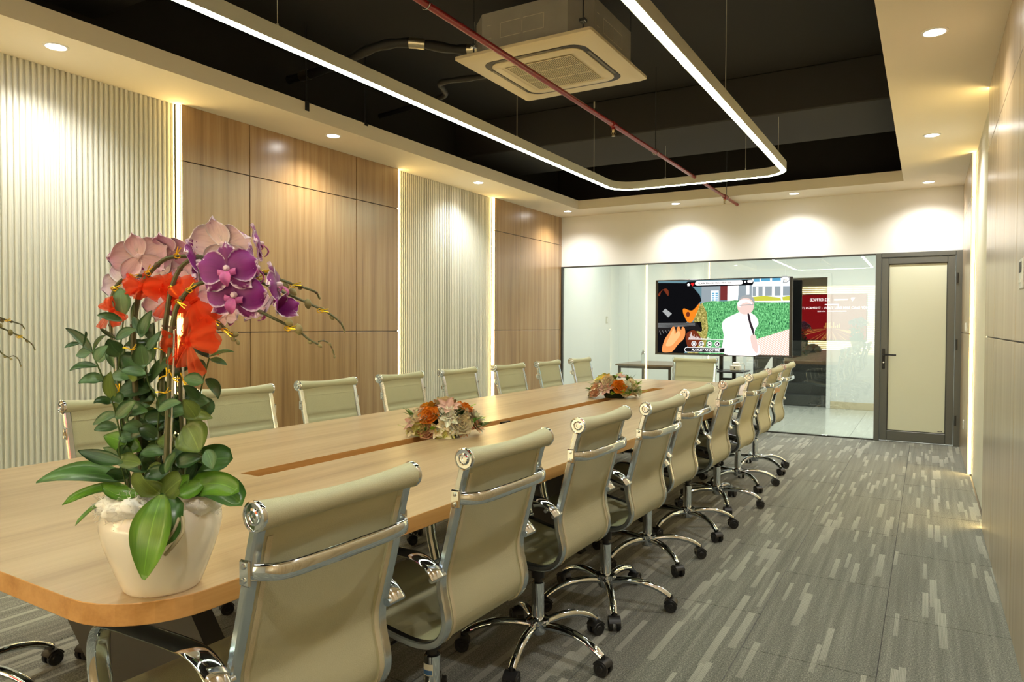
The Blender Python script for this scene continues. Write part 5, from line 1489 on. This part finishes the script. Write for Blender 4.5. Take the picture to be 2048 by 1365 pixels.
# ================================================================ low flower arrangements
def clampz(mb):
    for p in mb.v: p.z = max(p.z, .0015)
def arrangement(loc, rz, hx, hy, hz, seed, label, plan):
    a_ = thing('flower_arrangement', loc, label, 'flowers', rz=rz, group='low flower arrangements on the table')
    R = random.Random(seed)
    MB().lathe([(0, 0), (.75, 0), (.9, .2), (.8, .55), (.5, .85), (0, 1)], 16, Matrix.Diagonal((hx * .48, hy * .45, hz * .5, 1))).build('greenery_base', 'moss', a_)
    def place(th, el):
        d = V((hx * cos(th) * cos(el), hy * sin(th) * cos(el), hz * (.10 + .86 * sin(el))))
        n_ = V((cos(th) * cos(el) / hx, sin(th) * cos(el) / hy, sin(el) / hz + 2)).normalized()
        return d * .86, n_
    def petals(c, n_, mat, count, ln_, wd, tilt, cup, ring_r=0, ph=0, shape='oval', mb=None):
        up = V((0, 0, 1)) if abs(n_.z) < .95 else V((1, 0, 0))
        r_ = up.cross(n_).normalized(); u_ = n_.cross(r_)
        for k in range(count):
            a = ph + k * 2 * pi / count
            d_ = (r_ * cos(a) + u_ * sin(a))
            out = (d_ * cos(tilt) + n_ * sin(tilt)).normalized()
            nn = (n_ * cos(tilt) - d_ * sin(tilt))
            m2, _ = leaf_mesh(c + d_ * ring_r, c + d_ * ring_r + out * ln_, wd, nn * (cup * ln_), nn, .25, 2, 4, shape)
            off = len(mb.v)
            for i_, q in m2.uv.items(): mb.uv[i_ + off] = q
            mb.v += m2.v; mb.mi += [0] * len(m2.f); mb.f += [tuple(i_ + off for i_ in q) for q in m2.f]
    for kind, mat, th, el, s_ in plan:
        s_ *= 1.08
        c, n_ = place(radians(th), radians(el))
        mb = MB()
        if kind == 'rose':
            for ringn, (cnt, ln_, wd, tl, rr) in enumerate(((3, .55, .5, 1.45, .04), (4, .62, .62, 1.25, .12), (5, .66, .72, 1.0, .2), (6, .66, .72, .62, .26))):
                petals(c - n_ * s_ * .1, n_, mat, cnt, s_ * ln_, s_ * wd, tl, -.12, s_ * rr, ringn * .7, 'round', mb)
        elif kind == 'mum':
            for ringn, (cnt, ln_, wd, tl, rr) in enumerate(((6, .3, .14, 1.35, .02), (9, .4, .16, 1.0, .05), (12, .5, .17, .65, .07), (14, .58, .18, .28, .08))):
                petals(c, n_, mat, cnt, s_ * ln_, s_ * wd, tl, -.05, s_ * rr, ringn * .4, 'oval', mb)
        elif kind == 'lily':
            petals(c, n_, mat, 3, s_ * .72, s_ * .36, .35, .10, s_ * .03, .2, 'oval', mb); petals(c, n_, mat, 3, s_ * .66, s_ * .40, .5, .10, s_ * .03, .2 + pi / 3, 'oval', mb)
        elif kind == 'daisy':
            petals(c, n_, mat, 12, s_ * .5, s_ * .2, .2, .02, s_ * .06, 0, 'oval', mb)
        elif kind == 'carn':
            for ringn, (cnt, ln_, wd, tl) in enumerate(((5, .35, .3, 1.3), (7, .42, .34, .95), (8, .46, .36, .5))):
                petals(c, n_, mat, cnt, s_ * ln_, s_ * wd, tl, -.1, s_ * .04, ringn * .9, 'round', mb)
        elif kind == 'fern':
            d_ = V((cos(radians(th)), sin(radians(th)), .35)).normalized()
            sd = d_.cross(V((0, 0, 1))).normalized(); nn = sd.cross(d_)
            for k in range(7):
                p = c + d_ * (s_ * (.1 + .13 * k))
                for sg in (-1, 1):
                    m2, _ = leaf_mesh(p, p + (sd * sg * (1 - k * .1) + d_ * .5) * s_ * .32, s_ * .10, V(), nn, .1, 2, 4)
                    off = len(mb.v)
                    for i_, q in m2.uv.items(): mb.uv[i_ + off] = q
                    mb.v += m2.v; mb.mi += [0] * len(m2.f); mb.f += [tuple(i_ + off for i_ in q) for q in m2.f]
            clampz(mb); mb.build('fern_sprig', mat, a_, 'all'); continue
        else:
            for k in range(5):
                a = R.uniform(0, 2 * pi); d_ = V((cos(a), sin(a), R.uniform(.1, .8)))
                m2, _ = leaf_mesh(c, c + (n_ + d_ * .9) * s_ * .5, s_ * .32, V((0, 0, .1 * s_)), V((R.uniform(-.3, .3), R.uniform(-.3, .3), 1)), .15, 2, 5)
                off = len(mb.v)
                for i_, q in m2.uv.items(): mb.uv[i_ + off] = q
                mb.v += m2.v; mb.mi += [0] * len(m2.f); mb.f += [tuple(i_ + off for i_ in q) for q in m2.f]
            clampz(mb); mb.build('leaf_cluster', mat, a_, 'all'); continue
        clampz(mb)
        b_ = mb.build(kind_name[kind], mat, a_, 'all')
        if kind == 'daisy':
            MB().lathe([(0, 0), (.09 * s_, .01 * s_), (.07 * s_, .06 * s_), (0, .08 * s_)], 10, Matrix.Translation(c) @ n_.to_track_quat('Z', 'Y').to_matrix().to_4x4()).build('flower_centre', 'bud', b_)
_rr = random.Random(77)
def skirt(n_):
    return [(_rr.choice(['carn', 'mum', 'rose', 'leaf', 'leaf', 'daisy', 'lily']), None, _rr.uniform(0, 360), _rr.choice([_rr.uniform(2, 14), _rr.uniform(16, 50)]), _rr.uniform(.05, .075)) for _ in range(n_)]
def coloured(pl):
    return [(k, m_ or (_rr.choice(['leaf_lime', 'leaf_bright', 'leaf_mid']) if k == 'leaf' else _rr.choice(['pet_ivory', 'pet_ivory', 'pet_cream', 'pet_cream', 'pet_peach', 'pet_lemon', 'pet_amber'])), t_, e_, s_) for k, m_, t_, e_, s_ in pl]
kind_name = dict(rose='rose', mum='chrysanthemum', lily='lily', daisy='daisy', carn='carnation')
# local frame: +x to the right in the picture, -y toward the camera
plan1 = [('rose', 'pet_orange', 238, 38, .062), ('lily', 'pet_blush', 205, 24, .085), ('lily', 'pet_blush', 285, 62, .085), ('mum', 'pet_ivory', 182, 34, .085), ('mum', 'pet_lemon', 170, 30, .07), ('carn', 'pet_peach', 200, 52, .06), ('rose', 'pet_amber', 160, 58, .055), ('rose', 'pet_cream', 90, 76, .07),
 ('daisy', 'pet_orange', 60, 66, .06), ('carn', 'pet_salmon', 40, 60, .05), ('rose', 'pet_orange', 350, 55, .06), ('carn', 'pet_salmon', 318, 55, .055), ('mum', 'pet_ivory', 5, 30, .10), ('mum', 'pet_ivory', 290, 16, .07), ('rose', 'pet_cream', 302, 20, .065), ('carn', 'pet_ivory', 265, 12, .045),
 ('daisy', 'pet_salmon', 325, 18, .05), ('lily', 'pet_peach', 340, 14, .06), ('daisy', 'pet_peach', 130, 62, .05), ('fern', 'leaf_lime', 205, 8, .07), ('leaf', 'leaf_lime', 250, 8, .06), ('leaf', 'leaf_bright', 235, 6, .05), ('leaf', 'leaf_mid', 262, 34, .06), ('leaf', 'leaf_dark', 300, 36, .06), ('fern', 'leaf_lime', 60, 52, .06), ('leaf', 'leaf_olive', 330, 8, .05),
 ('leaf', 'leaf_olive', 120, 66, .05), ('fern', 'leaf_lime', 20, 55, .06), ('carn', 'pet_cream', 215, 8, .05), ('leaf', 'leaf_bright', 300, 46, .045), ('rose', 'pet_peach', 100, 25, .06), ('mum', 'pet_ivory', 75, 20, .07), ('lily', 'pet_blush', 130, 22, .07)]
plan2 = [('daisy', 'pet_amber', 205, 58, .085), ('rose', 'pet_orange', 272, 26, .068), ('lily', 'pet_blush', 238, 20, .075), ('lily', 'pet_blush', 228, 34, .06), ('carn', 'pet_ivory', 298, 32, .075), ('rose', 'pet_peach', 208, 12, .065), ('carn', 'pet_salmon', 190, 16, .05), ('mum', 'pet_lemon', 182, 48, .08), ('mum', 'pet_ivory', 172, 30, .07),
 ('rose', 'pet_cream', 318, 24, .06), ('daisy', 'pet_orange', 340, 40, .055), ('carn', 'pet_peach', 235, 48, .055), ('daisy', 'pet_salmon', 30, 64, .055), ('lily', 'pet_blush', 300, 66, .055), ('mum', 'pet_ivory', 20, 40, .07), ('fern', 'leaf_lime', 60, 68, .07), ('leaf', 'leaf_bright', 290, 6, .06), ('leaf', 'leaf_lime', 335, 8, .06), ('fern', 'leaf_lime', 345, 6, .07),
 ('leaf', 'leaf_mid', 310, 12, .06), ('leaf', 'leaf_lime', 255, 6, .05), ('carn', 'pet_peach', 130, 60, .05), ('leaf', 'leaf_olive', 262, 56, .05), ('carn', 'pet_ivory', 195, 36, .055), ('rose', 'pet_cream', 100, 30, .06), ('mum', 'pet_ivory', 140, 20, .07), ('leaf', 'leaf_bright', 315, 50, .05), ('fern', 'leaf_bright', 170, 30, .06)]
arrangement((-1.925, 2.68, TZ), YAW + .05, .18, .115, .17, 4, 'low orange and cream flower arrangement on the table, nearer the camera', plan1 + coloured(skirt(40)))
arrangement((-1.90, 4.70, TZ), YAW + .05, .185, .13, .195, 9, 'low orange and cream flower arrangement farther along the table', plan2 + coloured(skirt(40)))
